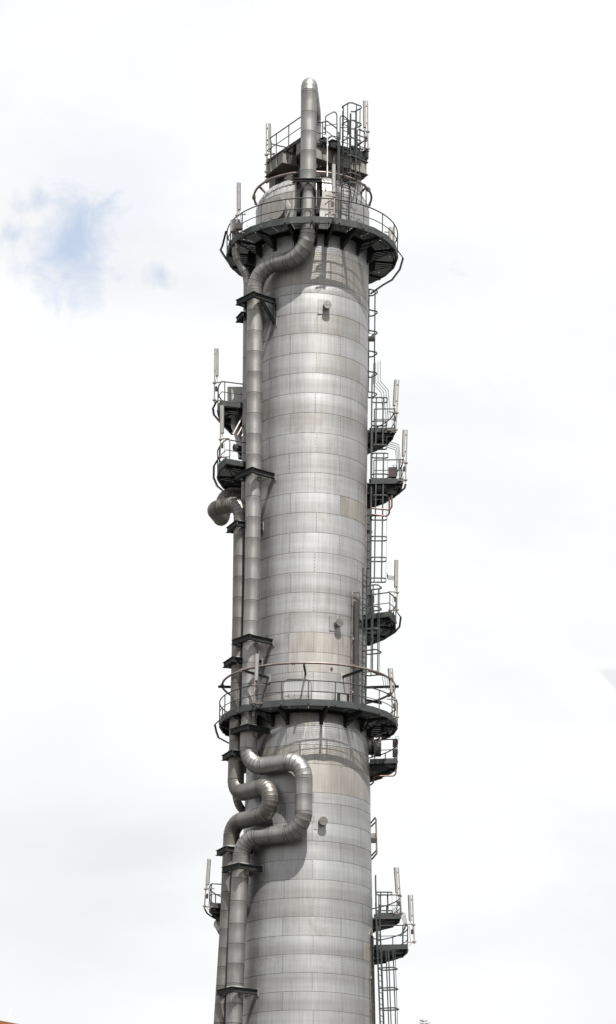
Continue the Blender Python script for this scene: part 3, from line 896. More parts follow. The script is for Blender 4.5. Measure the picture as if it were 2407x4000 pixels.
# legs down to the head
for (x, d) in ((-2.0, .75), (-.45, 2.2), (2.25, .95), (1.1, -1.4), (-1.2, -.9)):
    rr = math.hypot(x, d); zz = 66.43 + 1.5 * math.sqrt(max(0, 1 - (rr / 2.95) ** 2)) - .12
    mb = MB().box(pl_(x, d, (zz + zg0 - .05) / 2), Vector((.16, -.1, 0)), Vector((.1, .16, 0)), Z3 * ((zg0 - .05 - zz) / 2))
    lg = obj('leg', mb, 'girder', gd, smooth=0)
    obj('leg_plate', MB().box(pl_(x, d, zg0 - .12), Vector((.26, -.16, 0)), Vector((.16, .26, 0)), Z3 * .012), 'rustedge', lg, smooth=0)
# deck of grating bars over the girders
zdk = zg1 + .12
poly = [A, F, R1, R2, B]
def inside_span(y0):
    xs = []
    for i in range(len(poly)):
        (x1, d1), (x2, d2_) = poly[i], poly[(i + 1) % len(poly)]
        if (d1 - y0) * (d2_ - y0) < 0: xs.append(x1 + (x2 - x1) * (y0 - d1) / (d2_ - d1))
    return (min(xs), max(xs)) if len(xs) >= 2 else None
mb = MB(); y0 = -1.5
while y0 < 3.4:
    s_ = inside_span(y0)
    if s_: mb.box(pl_((s_[0] + s_[1]) / 2, y0, zdk), ((s_[1] - s_[0]) / 2, 0, 0), (0, .006, 0), Z3 * .02)
    y0 += .06
obj('deck_grating', mb, 'deck', gd, smooth=0, kind='stuff')
edge = [pl_(x, d, zdk - .03) for x, d in poly]
obj('deck_edge', MB().bar(edge, .05, .16, closed=True), 'beam', gd, smooth=0)
dk = [pl_(x, d, zdk) for x, d in poly]
railing(gd, [dk[0] + Vector((.25, .1, 0)), dk[0] + Vector((.02, -.02, 0)), dk[1]], every=1.2)
railing(gd, [dk[1] + Vector((.1, 0, 0)), Vector((.35, -2.75, zdk)), Vector((.72, -2.95, zdk)), Vector((1.22, -2.12, zdk))], every=1.1)
railing(gd, [Vector((2.15, -1.55, zdk)), dk[2], Vector((2.05, .35, zdk)), dk[3], dk[4]], every=1.0)
for lab_, pts_ in (('a', [P(1272, 525, 2.75), P(1272, 455, 2.75), P(1284, 447, 2.7), P(1305, 436, 2.6), P(1316, 444, 2.5), P(1317, 525, 2.4)]),
                   ('b', [P(1329, 545, 2.2), P(1329, 452, 2.2), P(1345, 454, 2.1), P(1362, 470, 2.0), P(1362, 526, 2.0)]),
                   ('c', [P(1366, 585, 1.9), P(1367, 470, 1.9), P(1385, 470, 1.7), P(1404, 482, 1.4), P(1386, 500, 1.6), P(1386, 590, 1.6)]),
                   ('d', [P(1395, 600, 1.3), P(1396, 505, 1.3), P(1412, 508, 1.1), P(1426, 518, .9), P(1426, 575, .9), P(1402, 600, 1.2)])):
    obj('gate_frame', MB().tube([a for a, _ in fillet(pts_, [.12] * (len(pts_) - 2), 3)], .03, 7), 'rail', gd)
    m_ = [(pts_[0] + pts_[1]) / 2, (pts_[-1] + pts_[-2]) / 2]
    obj('mid_rail', MB().rod(m_[0], m_[1], .02, 6), 'rail', gd)
for i in range(5):
    a = P(1290 + 26 * i, 560 + 9 * i, 2.7 - .3 * i); b = a + Vector((.24, .12, 0))
    obj('equipment_block', MB().box((a + b) / 2 - Z3 * .12, (.13, .09, 0), (-.05, .1, 0), Z3 * (.1 + .03 * (i % 3))), 'beam', gd, smooth=0)
# junction boxes on the deck edge
for (x, d, w, hh, lab) in ((.55, 2.75, .16, .12, 'left grey junction box on the roof deck edge beside the pipe arch'), (1.05, 2.3, .2, .16, 'middle grey junction box on the roof deck edge'), (2.15, 1.5, .26, .16, 'dark junction box on the roof deck edge behind the cage ladder'),
                      (2.7, 1.0, .1, .2, 'small upright box at the right corner of the roof deck')):
    b = MB().box(pl_(x, d, zdk + hh + .02), Vector((.79, .62, 0)) * w, Vector((.62, -.79, 0)) * .16, Z3 * hh)
    b.box(pl_(x, d, zdk + 2 * hh + .035), Vector((.79, .62, 0)) * (w + .03), Vector((.62, -.79, 0)) * .19, Z3 * .014)
    b.box(pl_(x + .62 * .165, d + .79 * .165, zdk + hh + .02), Vector((.79, .62, 0)) * w * .8, Vector((.62, -.79, 0)) * .01, Z3 * hh * .75)
    b.rod(pl_(x, d + .1, zdk), pl_(x, d + .1, zdk - .5), .025)
    tag(obj('junction_box', b, 'beam', smooth=0, at=pl_(x, d, zdk)), lab, 'box')

# guide frame round the overhead pipe above the ring platform
gf = thing('guide_frame', (-.2, -3.3, 64.4), 'black steel guide frame clasping the overhead pipe in front of the domed head', 'pipe support')
xl, xr = P(1159, 760, 4.1).x, P(1250, 760, 4.1).x
zt = ZP(704, 4.3); zb = ZP(832, 4.1)
obj('cross_beam', MB().ibeam((P(1146, 704, 4.3).x, -4.3, zt), (P(1258, 704, 4.3).x, -4.3, zt), .14, .17), 'beam', gf)
for x in (xl, xr):
    obj('upright', MB().prism([(x, -4.2, zt + .06), (x, -4.2, zt - .3), (x, -4.05, zb), (x, -3.75, zb - .1), (x, -3.0, zb), (x, -2.9, zt - .9), (x, -3.9, zt - .25), (x, -3.4, zt + .06)], Vector((.17, 0, 0)) if x < 0 else Vector((-.17, 0, 0))), 'beam', gf, smooth=0)
    obj('arm', MB().ibeam((x + .05, -2.75, zt - .1), (x + .05, -4.22, zt - .1), .14, .16), 'beam', gf)

# ------------------------------------------------------------------ panel antennas
def antenna(label, pt_, pb_, side, z_lo, wpx=.135, pole=True, thick=.11, gap=.10, ax=None):
    """pt_, pb_: pole ends; side: direction of the panel from the pole; z_lo: bottom of the panel"""
    pt_ = Vector(pt_); pb_ = Vector(pb_)
    root = thing('panel_antenna', pb_, label, 'antenna', 'mobile phone panel antennas on poles around the column')
    axd = (pt_ - pb_).normalized()
    s = Vector(side).normalized(); f = s.cross(axd).normalized()
    obj('pole', MB().rod(pb_, pt_, .034, 10), 'pole', root)
    lo = pb_ + axd * ((z_lo - pb_.z) / axd.z) + s * (gap + wpx / 2)
    hi = pt_ - axd * .03 + s * (gap + wpx / 2)
    w = wpx / 2; th = thick / 2
    pr = [(-w, -th), (-w * .75, -th * 1.5), (w * .75, -th * 1.5), (w, -th), (w, th), (-w, th)]
    mb = MB().sweep([lo, hi], pr, f.cross(axd).cross(axd) if False else f)
    obj('radome', mb, 'panel', root, smooth=0)
    bk = MB()
    L = (hi - lo).length; k = int(L / .09)
    for sg in (-1, 1):
        for i in range(k):
            q = lo + axd * ((i + .5) * L / k) + s * (w + .006) * sg
            bk.box(q, s * .006, f * .02, axd * .022)
    obj('back_fins', bk, 'rivet', root, smooth=0, kind='stuff')
    for i in range(4):
        q = lo - axd * .05 + s * (w * (i - 1.5) * .45)
        if i in (0, 3): obj('connector', MB().rod(q, q + axd * .06, .022, 8), 'black', root)
    for fr_ in (.18, .82):
        q = lo + (hi - lo) * fr_
        pq = q - s * (gap + w)
        obj('clamp', MB().box((q + pq) / 2, s * ((gap + w) / 2 + .03), f * .028, axd * .035), 'hoop', root, smooth=0)
    for hh_ in (.08, 1.02):
        obj('mount_arm', MB().box(pb_ + axd * hh_ + s * .22, s * .24, f * .025, axd * .022), 'hoop', root, smooth=0)
    ub = pb_ + axd * ((lo - pb_).dot(axd) * .5) + s * .1
    obj('control_unit', MB().box(ub, s * .05, f * .05, axd * .11).box(ub + axd * .13, s * .03, f * .03, axd * .02), 'black', root, smooth=0)
    obj('cable_loop', MB().tube([lo - axd * .05, lo - axd * .3 + s * .05, ub + s * .12, ub - axd * .3 + s * .12, pb_ + s * .16, pb_ - axd * .12 + s * .3], .011, 6), 'cable', root)
    # feeder tails
    c = MB().tube([lo - axd * .05, lo - axd * .25 - s * .08, pb_ + axd * (max((lo - pb_).dot(axd) * .35, .1)) + f * .04, pb_ + axd * .05 + f * .05], .012, 6)
    obj('feeder_cable', c, 'cable', root)
    obj('foot_clamp', MB().box(pb_ + axd * .12, s * .09, f * .06, axd * .03).box(pb_ + axd * 1.0, s * .09, f * .06, axd * .03), 'hoop', root, smooth=0)
    return root
def ant(label, tx, ty, bx, by, d, sgn, ylo, **k):
    a = P(tx, ty, d); b = P(bx, by, d)
    return antenna(label, a, b, (sgn, -.25, 0), P(tx, ylo, d).z, **k)
ant('panel antenna at the left corner of the roof deck', 1041, 482, 1041, 680, .9, 1, 583)
ant('panel antenna at the right corner of the roof deck, the highest antenna', 1436, 394, 1438, 590, 1.0, -1, 500)
ant('panel antenna on the front rail of the upper ring right of the overhead pipe', 1307, 641, 1306, 846, 4.55, -1, 752, gap=-.04, wpx=.17)
ant('panel antenna at the left side of the upper ring platform', 927, 713, 927, 918, 2.65, 1, 820, gap=.04)
ant('panel antenna partly hidden behind the right rail of the upper ring platform', 1536, 888, 1534, 985, -2.2, -1, 958)
ant('panel antenna on the upper left balcony standing out at its left corner', 839, 1361, 838, 1572, 1.6, 1, 1469, gap=.06)
ant('panel antenna in front of the upper left balcony rising from the lower one', 862, 1583, 861, 1793, 2.4, 1, 1692, gap=.04)
ant('panel antenna on the highest right balcony', 1558, 1484, 1546, 1688, .1, -1, 1586)
ant('panel antenna on the second right balcony above the dark brown box', 1591, 1679, 1584, 1884, .3, -1, 1783)
ant('panel antenna on the rounded right balcony above the middle ring', 1554, 2187, 1551, 2391, 1.7, -1, 2293, gap=.03)
ant('panel antenna on the left front rail of the middle ring platform', 1001, 2553, 992, 2754, 3.95, 1, 2659, gap=.02)
ant('leaning panel antenna on the right rail of the middle ring platform', 1532, 2610, 1553, 2810, 1.5, -1, 2708)
ant('panel antenna on the small low left balcony', 812, 3355, 799, 3549, 1.3, 1, 3455, gap=.03)
ant('panel antenna on the upper low right balcony', 1556, 3388, 1569, 3575, .4, -1, 3488)
ant('panel antenna on the lower low right balcony, outermost at the right', 1611, 3495, 1619, 3688, .8, -1, 3595)

# ------------------------------------------------------------------ equipment boxes, lamps, rods
def radio_box(label, x, y, d, w=.2, h=.22, n=1):
    c = P(x, y, d); mb = MB()
    for i in range(n):
        q = c - Z3 * (i * (2 * h + .12))
        mb.prism([q + Vector((-w, -.13, -h)), q + Vector((w * .7, -.13, -h * 1.0)), q + Vector((w, -.13, -h * .5)), q + Vector((w, -.13, h * .8)), q + Vector((w * .6, -.13, h)), q + Vector((-w, -.13, h * .9))], Vector((0, .26, 0)))
        for k in range(5): mb.box(q + Vector((-w + .06 + k * w * .42, -.15, 0)), (.008, 0, 0), (0, .02, 0), Z3 * h * .7)
    root = thing('radio_unit', c - Z3 * (h + (n - 1) * (2 * h + .12)), label, 'equipment box', 'dark radio units on the balconies')
    obj('housing', mb, 'black', root, smooth=0)
    obj('cable_loop', MB().tube([c + Vector((.05, -.02, h)), c + Vector((.0, -.05, h + .1)), c + Vector((.15, -.05, h + .12)), c + Vector((.22, 0, h - .02))], .013, 6), 'teal', root)
radio_box('dark brown radio unit leaning behind the rail of the second right balcony', 1535, 1846, .2, .24, .26)
radio_box('stacked dark radio units at the outer end of the balcony under the middle ring', 1544, 2902, .5, .13, .2, 2)
radio_box('stacked dark radio units behind the ladder on the rounded right balcony', 1450, 2345, 1.3, .15, .25, 2)
radio_box('small dark radio unit on the left of the upper ring platform', 934, 885, 2.9, .16, .16)
# small silver drum on the left of upper ring platform
q = P(916, 880, 1.6)
mb = MB().tube([q - Z3 * .35, q + Z3 * .22], .22, 20); mb.tube([q + Z3 * .22, q + Z3 * .28], .12, 16)
tag(obj('silver_drum', mb, 'bright', at=q - Z3 * .35), 'small silver drum standing on the left of the upper ring platform', 'drum')
# white-fronted control box on the middle ring
p = on_shell(1336, 2730, .12); n = radial(phi_of(p)); t = tang(phi_of(p))
cb = thing('control_box', p, 'grey control box with a pale door on the shell above the middle ring', 'box')
obj('housing', MB().box(p, t * .36, n * .12, Z3 * .26), 'beam', cb, smooth=0)
obj('door', MB().box(p + n * .13, t * .2, n * .012, Z3 * .2), 'panel', cb, smooth=0)
obj('side_flashing', MB().box(p - t * .42 + n * .08, t * .03, n * .05, Z3 * .28), 'bright', cb, smooth=0)
# manway beside the balcony below the ring
mw = thing('manway', (3.1, 0, ZP(2906, 0)), 'shiny round manway with flanged cover at the right side below the middle ring', 'manway')
zc = ZP(2906, -.3)
obj('neck', MB().tube([(3.0, .3, zc), (3.55, .3, zc)], .54, 32), 'pipe', mw)
obj('flange', MB().tube([(3.3, .3, zc), (3.38, .3, zc)], .64, 32), 'beam', mw)
obj('cover', MB().tube([(3.42, .3, zc), (3.80, .3, zc)], .62, 32), 'pipe', mw)
# whip aerials
def whip(label, x, y0, y1, d, r=.012):
    a = P(x, y0, d); b = P(x, y1, d)
    mb = MB().tube([b, b + (a - b) * .25], r * 1.7, 6).tube([b + (a - b) * .25, a], r, 6)
    tag(obj('whip_aerial', mb, 'white', at=b), label, 'aerial', 'thin white whip aerials')
whip('thin whip aerial left of the roof deck', 1080, 350, 590, .8, .012)
whip('tall whip aerial right of the pipe arch', 1269, 215, 362, 2.7, .009)
whip('stout white rod aerial on the roof deck right of the pipe arch', 1267, 362, 525, 2.7, .03)
whip('thin whip aerial behind the cage on the roof deck', 1393, 290, 470, .5, .01)
whip('thin whip aerial beside the drum on the upper ring platform', 966, 725, 885, 2.6, .02)
whip('thin whip aerial behind the right of the upper ring platform', 1532, 720, 880, -2.5, .01)
whip('thin white conduit rod hanging in front of the box girder', 1279, 520, 690, 3.2, .02)
# lamps on the front rail
for (x, y, lab) in ((1285, 785, 'left pair of small rusty lamp arms on the front rail of the upper ring'),):
    p = P(x, y, 4.4); q = P(x, y + 45, 4.4)
    mb = MB().rod(p + Z3 * .1, q - Z3 * .5, .025).rod(p, p + Vector((-.2, 0, -.18)), .035).rod(q, q + Vector((-.2, 0, -.16)), .035)
    mb.disc(p, (1, 0, .3), .05, .1, 8); mb.disc(q, (1, 0, .3), .05, .1, 8)
    tag(obj('lamp_bracket', mb, 'hoop', at=q - Z3 * .5), lab, 'bracket')

# ------------------------------------------------------------------ cable trays, conduits, cables
def tray(label, pts, wv, r=.008, step=.12, cable=True):
    pts = [Vector(p) for p in pts]; wv = Vector(wv)
    root = thing('cable_tray', pts[-1], label, 'cable tray')
    mb = MB().tube(pts, r * 1.3, 5).tube([p + wv for p in pts], r * 1.3, 5)
    for i in range(len(pts) - 1):
        a, b = pts[i], pts[i + 1]; k = max(1, int((b - a).length / step))
        for j in range(k):
            q = a + (b - a) * (j + .5) / k; mb.tube([q, q + wv * .5 + Vector((0, 0, -.03)), q + wv], r * .7, 4)
    obj('wire_tray', mb, 'rail', root, kind='stuff')
    if cable:
        for f in (.35, .7):
            obj('cable', MB().tube([p + wv * f + Vector((0, 0, .01)) for p in pts], .02, 6), 'cable', root)
    return root
tray('wire cable tray looping outside the left rim of the upper ring platform', [P(880, 903, -.4), P(866, 960, -.8), P(858, 978, -1.0), P(880, 1013, -1.8), P(903, 1045, -2.6), P(940, 1065, -3.1)], (.10, .0, .03))
tray('wire cable tray outside the right rim of the upper ring platform', [P(1553, 975, .2), P(1560, 985, -.2), P(1578, 1010, -.8), P(1565, 1055, -1.7), P(1535, 1095, -2.6), P(1500, 1115, -3.1), P(1450, 1150, -3.3)], (-.08, .0, .05))
tray('wire cable tray outside the left rim of the middle ring platform', [P(857, 2812, .0), P(836, 2832, -.3), P(842, 2860, -.9), P(850, 2882, -1.6), P(892, 2905, -2.4)], (.09, 0, .03))
tray('wire cable tray at the foot of the upper left balcony', [P(842, 1570, 1.2), P(828, 1597, .6), P(832, 1622, .2), P(858, 1652, -.6), P(905, 1700, -2.5)], (.1, 0, .03))
tray('wire cable tray at the foot of the lower left balcony', [P(846, 1798, 1.2), P(832, 1822, .4), P(831, 1868, -.6), P(845, 1900, -1.4), P(872, 1922, -2)], (.1, 0, .03))
tray('wire cable tray curving under the rounded right balcony', [P(1556, 2395, 1.0), P(1569, 2412, .5), P(1564, 2450, -.4), P(1545, 2472, -1.4), P(1500, 2500, -2.4), P(1440, 2524, -3)], (-.08, 0, .04))
tray('wire cable tray under the second right balcony', [P(1588, 1892, -.2), P(1584, 1908, -.4), P(1560, 1930, -1.2), P(1505, 1966, -2.6), P(1456, 1984, -3)], (-.08, 0, .04))
tray('wire cable tray under the highest right balcony', [P(1548, 1690, -.2), P(1530, 1702, -.8), P(1500, 1720, -2), P(1458, 1738, -2.6)], (-.06, 0, .04))
tray('wire cable tray under the small low left balcony', [P(797, 3550, 1.0), P(808, 3570, .6), P(830, 3585, 0), P(850, 3595, -.6)], (.05, 0, .04))
tr = [polar(a, 4.42, 64.36) for a in range(-100, 101, 8)]
tray('wire cable tray lying along the front edge of the upper ring platform', tr, (0, 0, .09), .006, .12)
tr = [polar(a, 4.6, 39.9) for a in range(-100, 101, 8)]
tray('wire cable tray lying along the front edge of the middle ring platform', tr, (0, 0, .08), .006, .12)
tr = [pl_(.0, 3.15, zdk + .05), pl_(.5, 2.95, zdk + .1), pl_(.9, 2.75, zdk + .45), pl_(1.25, 2.5, zdk + .5), pl_(1.35, 2.4, zdk - .1), pl_(1.36, 2.4, zdk - 1.6)]
tray('wire cable tray climbing onto the roof deck beside the cage ladder', tr, (.1, .05, .0), .008, .1)

tray('wire cable tray dropping from the roof deck to the upper ring platform beside the ladder', [P(1318, 515, 2.75), P(1319, 600, 2.75), P(1318, 700, 3.2), P(1318, 860, 3.25)], (.12, .02, 0), .009, .12)
fc = thing('landing_guard', P(1385, 800, 3.2), 'fan of slanting guard bars at the foot of the roof cage ladder', 'guard')
obj('hoop', MB().bar([P(1332, 732, 2.6), P(1344, 718, 3.0), P(1366, 710, 3.2), P(1398, 714, 3.1), P(1428, 722, 2.4)], .016, .07), 'rail', fc, smooth=0)
for i, (xa_, ya_, xb_, yb_) in enumerate(((1366, 711, 1374, 790), (1392, 716, 1378, 785), (1400, 716, 1392, 795), (1416, 722, 1410, 800), (1430, 724, 1431, 806))):
    obj('guard_bar', MB().vbar(P(xb_, yb_, 2.9 - .2 * i), P(xa_, ya_, 3.1 - .2 * i), .055, .014, (1, 0, 0)), 'rail', fc, smooth=0)
# wide cable ladders fixed vertically to the shell
def vtray(label, top, bot, wdir, w=.3, mat='rail', back='core'):
    top = Vector(top); bot = Vector(bot); s = Vector(wdir).normalized()
    root = thing('cable_riser', bot, label, 'cable tray')
    n = Vector((s.y, -s.x, 0))
    for q in (-1, 1): obj('side_rail', MB().vbar(bot + s * q * w / 2, top + s * q * w / 2, .02, .1, s), mat, root, smooth=0)
    L = (top - bot).length; ax = (top - bot).normalized()
    k = int(L / .45)
    mb = MB()
    for i in range(k): mb.box(bot + ax * (i + .5) * L / k, s * w / 2 * .95, n * .008, Z3 * .02)
    obj('cross_bars', mb, mat, root, smooth=0)
    for i, f in enumerate((-.34, -.16, .02, .2, .36)):
        obj('cable', MB().tube([bot + s * w * f + n * .03, (bot + top) / 2 + s * w * (f + .01) + n * .03, top + s * w * f + n * .03], .021 + .006 * (i % 2), 7), 'cable', root)
    k = max(2, int(L / 3))
    for i in range(k):
        q = bot + ax * (i + .3) * L / k
        obj('fixing_bracket', MB().box(q - s * .02 + n * -.06, s * (w / 2 + .1), n * .05, Z3 * .05), 'bright', root, smooth=0)
vtray('black cable riser behind the right ladders between second and rounded balconies', (3.06, .45, ZP(1880, 0)), (3.06, .45, ZP(2400, 0)), (1, .15, 0), .3)
vtray('wide cable riser on the shell right of the second nozzle down to the middle ring', polar(52, 3.08, ZP(2352, 1.8)), polar(52, 3.08, ZP(2770, 1.8)), tang(52), .34)
a = polar(74, 3.52, ZP(3655, .9)); b = polar(74, 3.66, ZP(4000, .9)); dl = b - a; b2 = b + dl * ((b.z - .6) / -dl.z)
vtray('long cable riser beside the bottom cage ladder', a, b2, tang(74), .3)
# conduits
def conduit(label, pts, r=.03, mat='hoop', clips=True):
    pts = [Vector(p) for p in pts]
    f = [q for q, _ in fillet(pts, [r * 5] * (len(pts) - 2), 4)] if len(pts) > 2 else pts
    root = thing('conduit', pts[-1], label, 'conduit')
    obj('tube', MB().tube(f, r, 8), mat, root)
    if clips:
        mb = MB()
        for i in range(len(pts) - 1):
            L = (pts[i + 1] - pts[i]).length; k = int(L / 1.4)
            for j in range(k):
                q = pts[i] + (pts[i + 1] - pts[i]) * (j + .5) / k; dd = (pts[i + 1] - pts[i]).normalized()
                mb.tube([q - dd * .03, q + dd * .03], r + .014, 8)
        if mb.v: obj('clips', mb, 'rustedge', root)
conduit('thin pinkish conduit on the right flank beside the second right balcony', [polar(72, 3.05, ZP(1826, .9)), polar(72, 3.05, ZP(2330, .9))], .026)
conduit('pinkish conduit running down to the middle ring left of the cable riser', [polar(57, 3.1, ZP(2316, 1.6)), polar(46, 3.06, ZP(2316, 1.9)), polar(46, 3.06, ZP(2745, 1.9))], .032)
conduit('pinkish conduit along the bottom right flank beside the cage ladder', [polar(76, 3.5, ZP(3642, .8)), polar(69, 3.46, ZP(3642, 1.1)), polar(69, 3.62, ZP(4010, 1.1)), polar(69, 4.0, 8)], .03)
conduit('red brown pipes hooking under the second right balcony, outer one', [P(1531, 1935, .4), P(1531, 1993, .4), P(1452, 1985, .4)], .045, 'redpipe')
conduit('red brown pipes hooking under the second right balcony, inner one', [P(1521, 1945, .3), P(1521, 2018, .3), P(1452, 2009, .3)], .045, 'redpipe')
conduit('red brown pipe bent under the balcony below the middle ring', [P(1547, 2990, .6), P(1547, 3031, .6), P(1460, 3031, .6), P(1459, 3058, .5), P(1442, 3070, .2)], .04, 'redpipe')
# cable bundles from the ladder cages to the balconies
def bundle(label, pts, k=4, sp=(.075, 0, -.075), r=.016):
    root = thing('cable_bundle', Vector(pts[-1]), label, 'cables')
    for i in range(k):
        o_ = Vector(sp) * i
        q = [Vector(p) + o_ * (1 if j < len(pts) else 0) for j, p in enumerate(pts)]
        obj('cable', MB().tube([a for a, _ in fillet(q, [.1] * (len(q) - 2), 3)], r, 6), 'cable', root)
bundle('bundle of four cables bending down to the highest right balcony', [P(1459, 1420, -.6), P(1459, 1500, -.6), P(1490, 1535, -.4), P(1495, 1600, -.3), P(1500, 1650, -.2)], sp=(.12, 0, .05))
bundle('bundle of four cables bending down to the second right balcony', [P(1495, 1720, -.4), P(1498, 1742, -.4), P(1545, 1757, -.1), P(1549, 1800, 0), P(1553, 1840, 0)], sp=(.06, 0, .09))
bundle('bundle of four cables reaching from the open hoop to the rounded balcony antenna', [P(1512, 2251, 0), P(1515, 2262, .2), P(1542, 2266, 1.2)], sp=(0, 0, .06))
bundle('bundle of cables bending down to the leaning antenna on the middle ring', [P(1470, 2625, .3), P(1476, 2636, .5), P(1520, 2645, .8), P(1528, 2700, 1)], sp=(-.12, 0, .05))
bundle('bundle of cables draped over the lower low right balcony', [P(1542, 3540, .3), P(1550, 3555, .3), P(1583, 3570, .4), P(1590, 3610, .4), P(1575, 3645, .5)], sp=(-.05, 0, -.06))

# bare antenna mount on the right edge of the lower shell
am = thing('pole_mount', (3.3, 0, ZP(3270, 0)), 'bare galvanised pole mount with dark box on the right edge of the lower shell', 'bracket')
obj('pole', MB().tube([P(1469, 3198, .1), P(1470, 3250, .1), P(1472, 3325, .1), P(1472, 3334, .1), P(1452, 3357, -.4)], .045, 8), 'hoop', am)
for (a, b) in ((3193, 3218), (3212, 3232)):
    obj('arm', MB().rod(P(1467, a, .1), P(1446, b, -.3), .04), 'cable', am)
obj('arm', MB().rod(P(1470, 3323, .1), P(1451, 3343, -.3), .04), 'cable', am)
obj('plate', MB().box(P(1460, 3263, 0), (.13, 0, 0), (0, .06, 0), Z3 * .1), 'girder', am, smooth=0)
obj('housing', MB().box(P(1460, 3283, 0), (.17, 0, 0), (0, .15, 0), Z3 * .11), 'black', am, smooth=0)
# angled bracing bars between the two left balconies
bs = thing('ladder_brace', P(925, 1700, 1.5), 'pale flat bars slanting from the lower left balcony rail up behind the pipe', 'brace')
for dx in (0, 17, 34):
    obj('bar', MB().vbar(P(911 + dx, 1697 + dx * .25, 1.9), P(951 + dx, 1622 + dx * .3, .9), .06, .06, (1, 0, 0)), 'bright' if dx == 0 else 'pole', bs, smooth=0)
# flanged nozzle between the left balconies
fn = thing('flanged_nozzle', P(940, 1735, 0), 'dark elbow line with a round flange between the two left balconies', 'pipe')
e = [P(925, 1600, -.6), P(921, 1660, -.4), P(935, 1700, -.2), P(945, 1740, 0), P(950, 1790, 0)]
obj('elbow', MB().tube([a for a, _ in fillet(e, [.5, .5, .5], 5)], .26, 18), 'pipe', fn)
c = P(916, 1748, .6); obj('flange', MB().tube([c, c + Vector((.12, .08, .02))], .19, 24), 'girder', fn)
obj('bolt_circle', MB().tube([c + Vector((-.03, -.03, 0)), c + Vector((0, .0, 0))], .09, 16), 'beam', fn)
obj('cone', MB().add([*(c + Vector((.12, .08, .02)) + Vector((0, .17 * math.cos(a * math.pi / 8), .17 * math.sin(a * math.pi / 8))) for a in range(16)), *(P(946, 1768, .1) + Vector((0, .3 * math.cos(a * math.pi / 8), .3 * math.sin(a * math.pi / 8))) for a in range(16))],
    [(i, (i + 1) % 16, 16 + (i + 1) % 16, 16 + i) for i in range(16)]), 'beam', fn)
# upright flat housing behind the upper left balcony
hb = MB().box(P(925, 1550, -.8), (.5, 0, 0), (0, .3, 0), Z3 * .42)
hb.box(P(925, 1550, -.8) + Vector((0, -.31, 0)), (.47, 0, 0), (0, .012, 0), Z3 * .39)
hb.box(P(925, 1550, -.8) + Vector((0, 0, -.62)), (.45, 0, 0), (0, .25, 0), Z3 * .18)
tag(obj('cladding_box', hb, 'alu', smooth=0, at=P(925, 1575, -.8)), 'flat grey clad box behind the upper left balcony', 'box')
# stub end of a clad pipe low on the left
sp_ = thing('pipe_stub', P(850, 3612, -1), 'dark rounded pipe elbow showing under the small low left balcony', 'pipe')
banded_pipe(sp_, [P(900, 3590, -1.6), P(850, 3608, -.8), P(868, 3640, .2)], [.3], .22, .5, 5, sides=18, bandname='pipe_section')

# ------------------------------------------------------------------ surroundings at the frame's lower edge
yb = 62.0; k = (yb) / FPX
def G(x, y, depth):  # photograph pixel at a distance from the camera
    return P(x, y, 152.0 - depth)
hs = thing('shed', (-18, -92, 0), 'low building whose orange brown roof edge just enters the bottom left corner', 'building')
q0 = G(0, 3986, 60); slope = (G(0, 3986, 60).z - G(90, 4003, 60).z) / (G(90, 4003, 60).x - q0.x)
xr_ = q0.x + 6; zr_ = q0.z - slope * 6; xl_ = q0.x - 7; zl_ = q0.z + slope * 7; xe_ = xl_ - 13
ridge = Vector((xl_, q0.y, zl_))
mb = MB().prism([(xr_, q0.y, zr_), (xl_, q0.y, zl_), (xl_, q0.y, zl_ - .22), (xr_, q0.y, zr_ - .22)], (0, 18, 0))
mb.prism([(xl_ - .003, q0.y, zl_), (xe_, q0.y, zr_), (xe_, q0.y, zr_ - .22), (xl_ - .003, q0.y, zl_ - .22)], (0, 18, 0))
obj('roof', mb, 'roof', hs, smooth=0)
mb = MB().prism([(xr_ - .5, q0.y + .4, 0), (xr_ - .5, q0.y + .4, zr_ - .2), (xl_, q0.y + .4, zl_ - .3), (xe_ + .5, q0.y + .4, zr_ - .2), (xe_ + .5, q0.y + .4, 0)], (0, 17, 0))
obj('wall', mb, 'wall', hs, smooth=0)
for i in range(4):
    x = xe_ + 3 + i * 6
    w_ = obj('window', MB().box((x, q0.y + .37, 4.5), (.9, 0, 0), (0, .05, 0), Z3 * .8), 'girder', hs, smooth=0)
    obj('pane', MB().box((x, q0.y + .33, 4.5), (.8, 0, 0), (0, .012, 0), Z3 * .7), 'glass', w_, smooth=0)
w0 = G(35, 3995, 60.5); w1 = G(37, 3968, 60.5); w2 = G(47, 3932, 60.5)
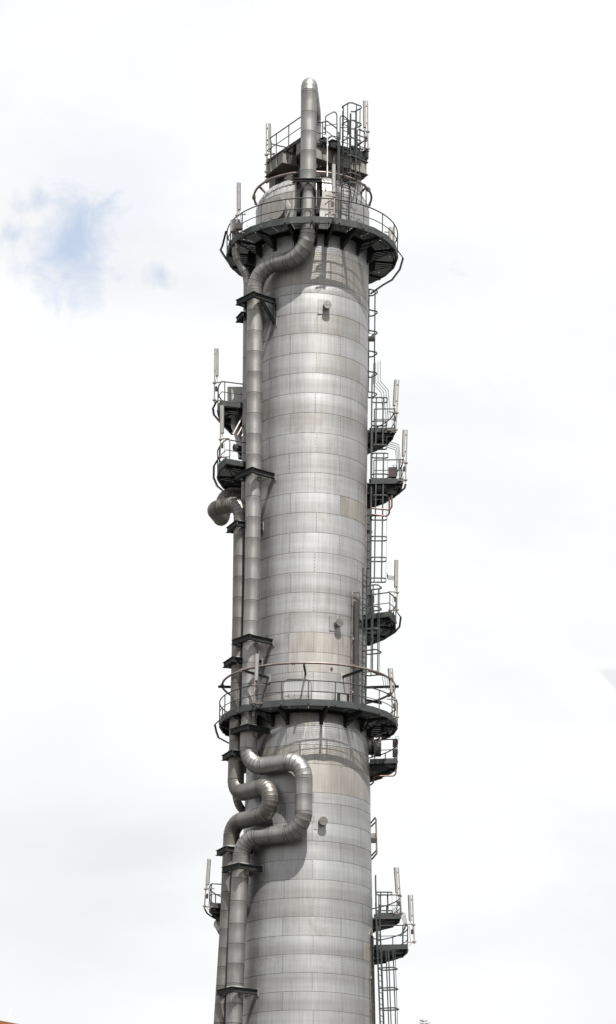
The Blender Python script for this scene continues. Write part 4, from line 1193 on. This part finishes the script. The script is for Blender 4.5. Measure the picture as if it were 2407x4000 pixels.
tag(obj('roof_wire', MB().tube([w0, w1, w2], .006, 5), 'white', at=w0), 'thin bent pale wire rising from the orange brown roof', 'wire')
# conifer
tz = G(1655, 3984, 100)
tree = thing('conifer_tree', (tz.x, tz.y, 0), 'brownish conifer whose tip just shows right of the column at the bottom edge', 'tree')
H = tz.z
mb = MB(); pts = [Vector((tz.x, tz.y, 0)), Vector((tz.x + .1, tz.y, H * .5)), Vector((tz.x, tz.y, H * .985))]
vs = []; 
for i, (p_, r_) in enumerate(zip([pts[0], pts[0] + (pts[1] - pts[0]) * .5, pts[1], pts[1] + (pts[2] - pts[1]) * .6, pts[2]], (.28, .2, .14, .07, .02))):
    for a in range(10): vs.append(p_ + Vector((r_ * math.cos(a * .6283), r_ * math.sin(a * .6283), 0)))
mb.add(vs, [(j * 10 + i, j * 10 + (i + 1) % 10, (j + 1) * 10 + (i + 1) % 10, (j + 1) * 10 + i) for j in range(4) for i in range(10)])
obj('trunk', mb, 'bark', tree)
cr_ = MB(); brn = MB(); rnd = random.Random(3)
z = 3.5
while z < H - .05:
    f = (H - z) / (H - 3.5); Lb = .12 + 2.5 * f ** .8
    for j in range(5 if z < H - 1.2 else 4):
        a = rnd.uniform(0, 6.28); l = Lb * rnd.uniform(.7, 1.05); dr_ = Vector((math.cos(a), math.sin(a), rnd.uniform(.1, .7) if z > H - 2 else rnd.uniform(-.15, .25)))
        b0 = Vector((tz.x, tz.y, z)); b1 = b0 + dr_ * l
        brn.tube([b0, b1], .008 + .02 * f, 4)
        nk = int(8 + l * 22)
        for q in range(nk):
            c = b0 + (b1 - b0) * rnd.uniform(.08, 1.02)
            dv = Vector((rnd.uniform(-1, 1), rnd.uniform(-1, 1), rnd.uniform(-.2, 1))).normalized() * (rnd.uniform(.06, .12) + .07 * f)
            sd_ = dv.cross(dr_).normalized() * (.006 + .02 * f)
            cr_.add([c - sd_, c + sd_, c + dv], [(0, 1, 2)])
    z += .09 + .28 * f
obj('branches', brn, 'bark', tree)
obj('crown', cr_, 'leaf', tree, smooth=0)
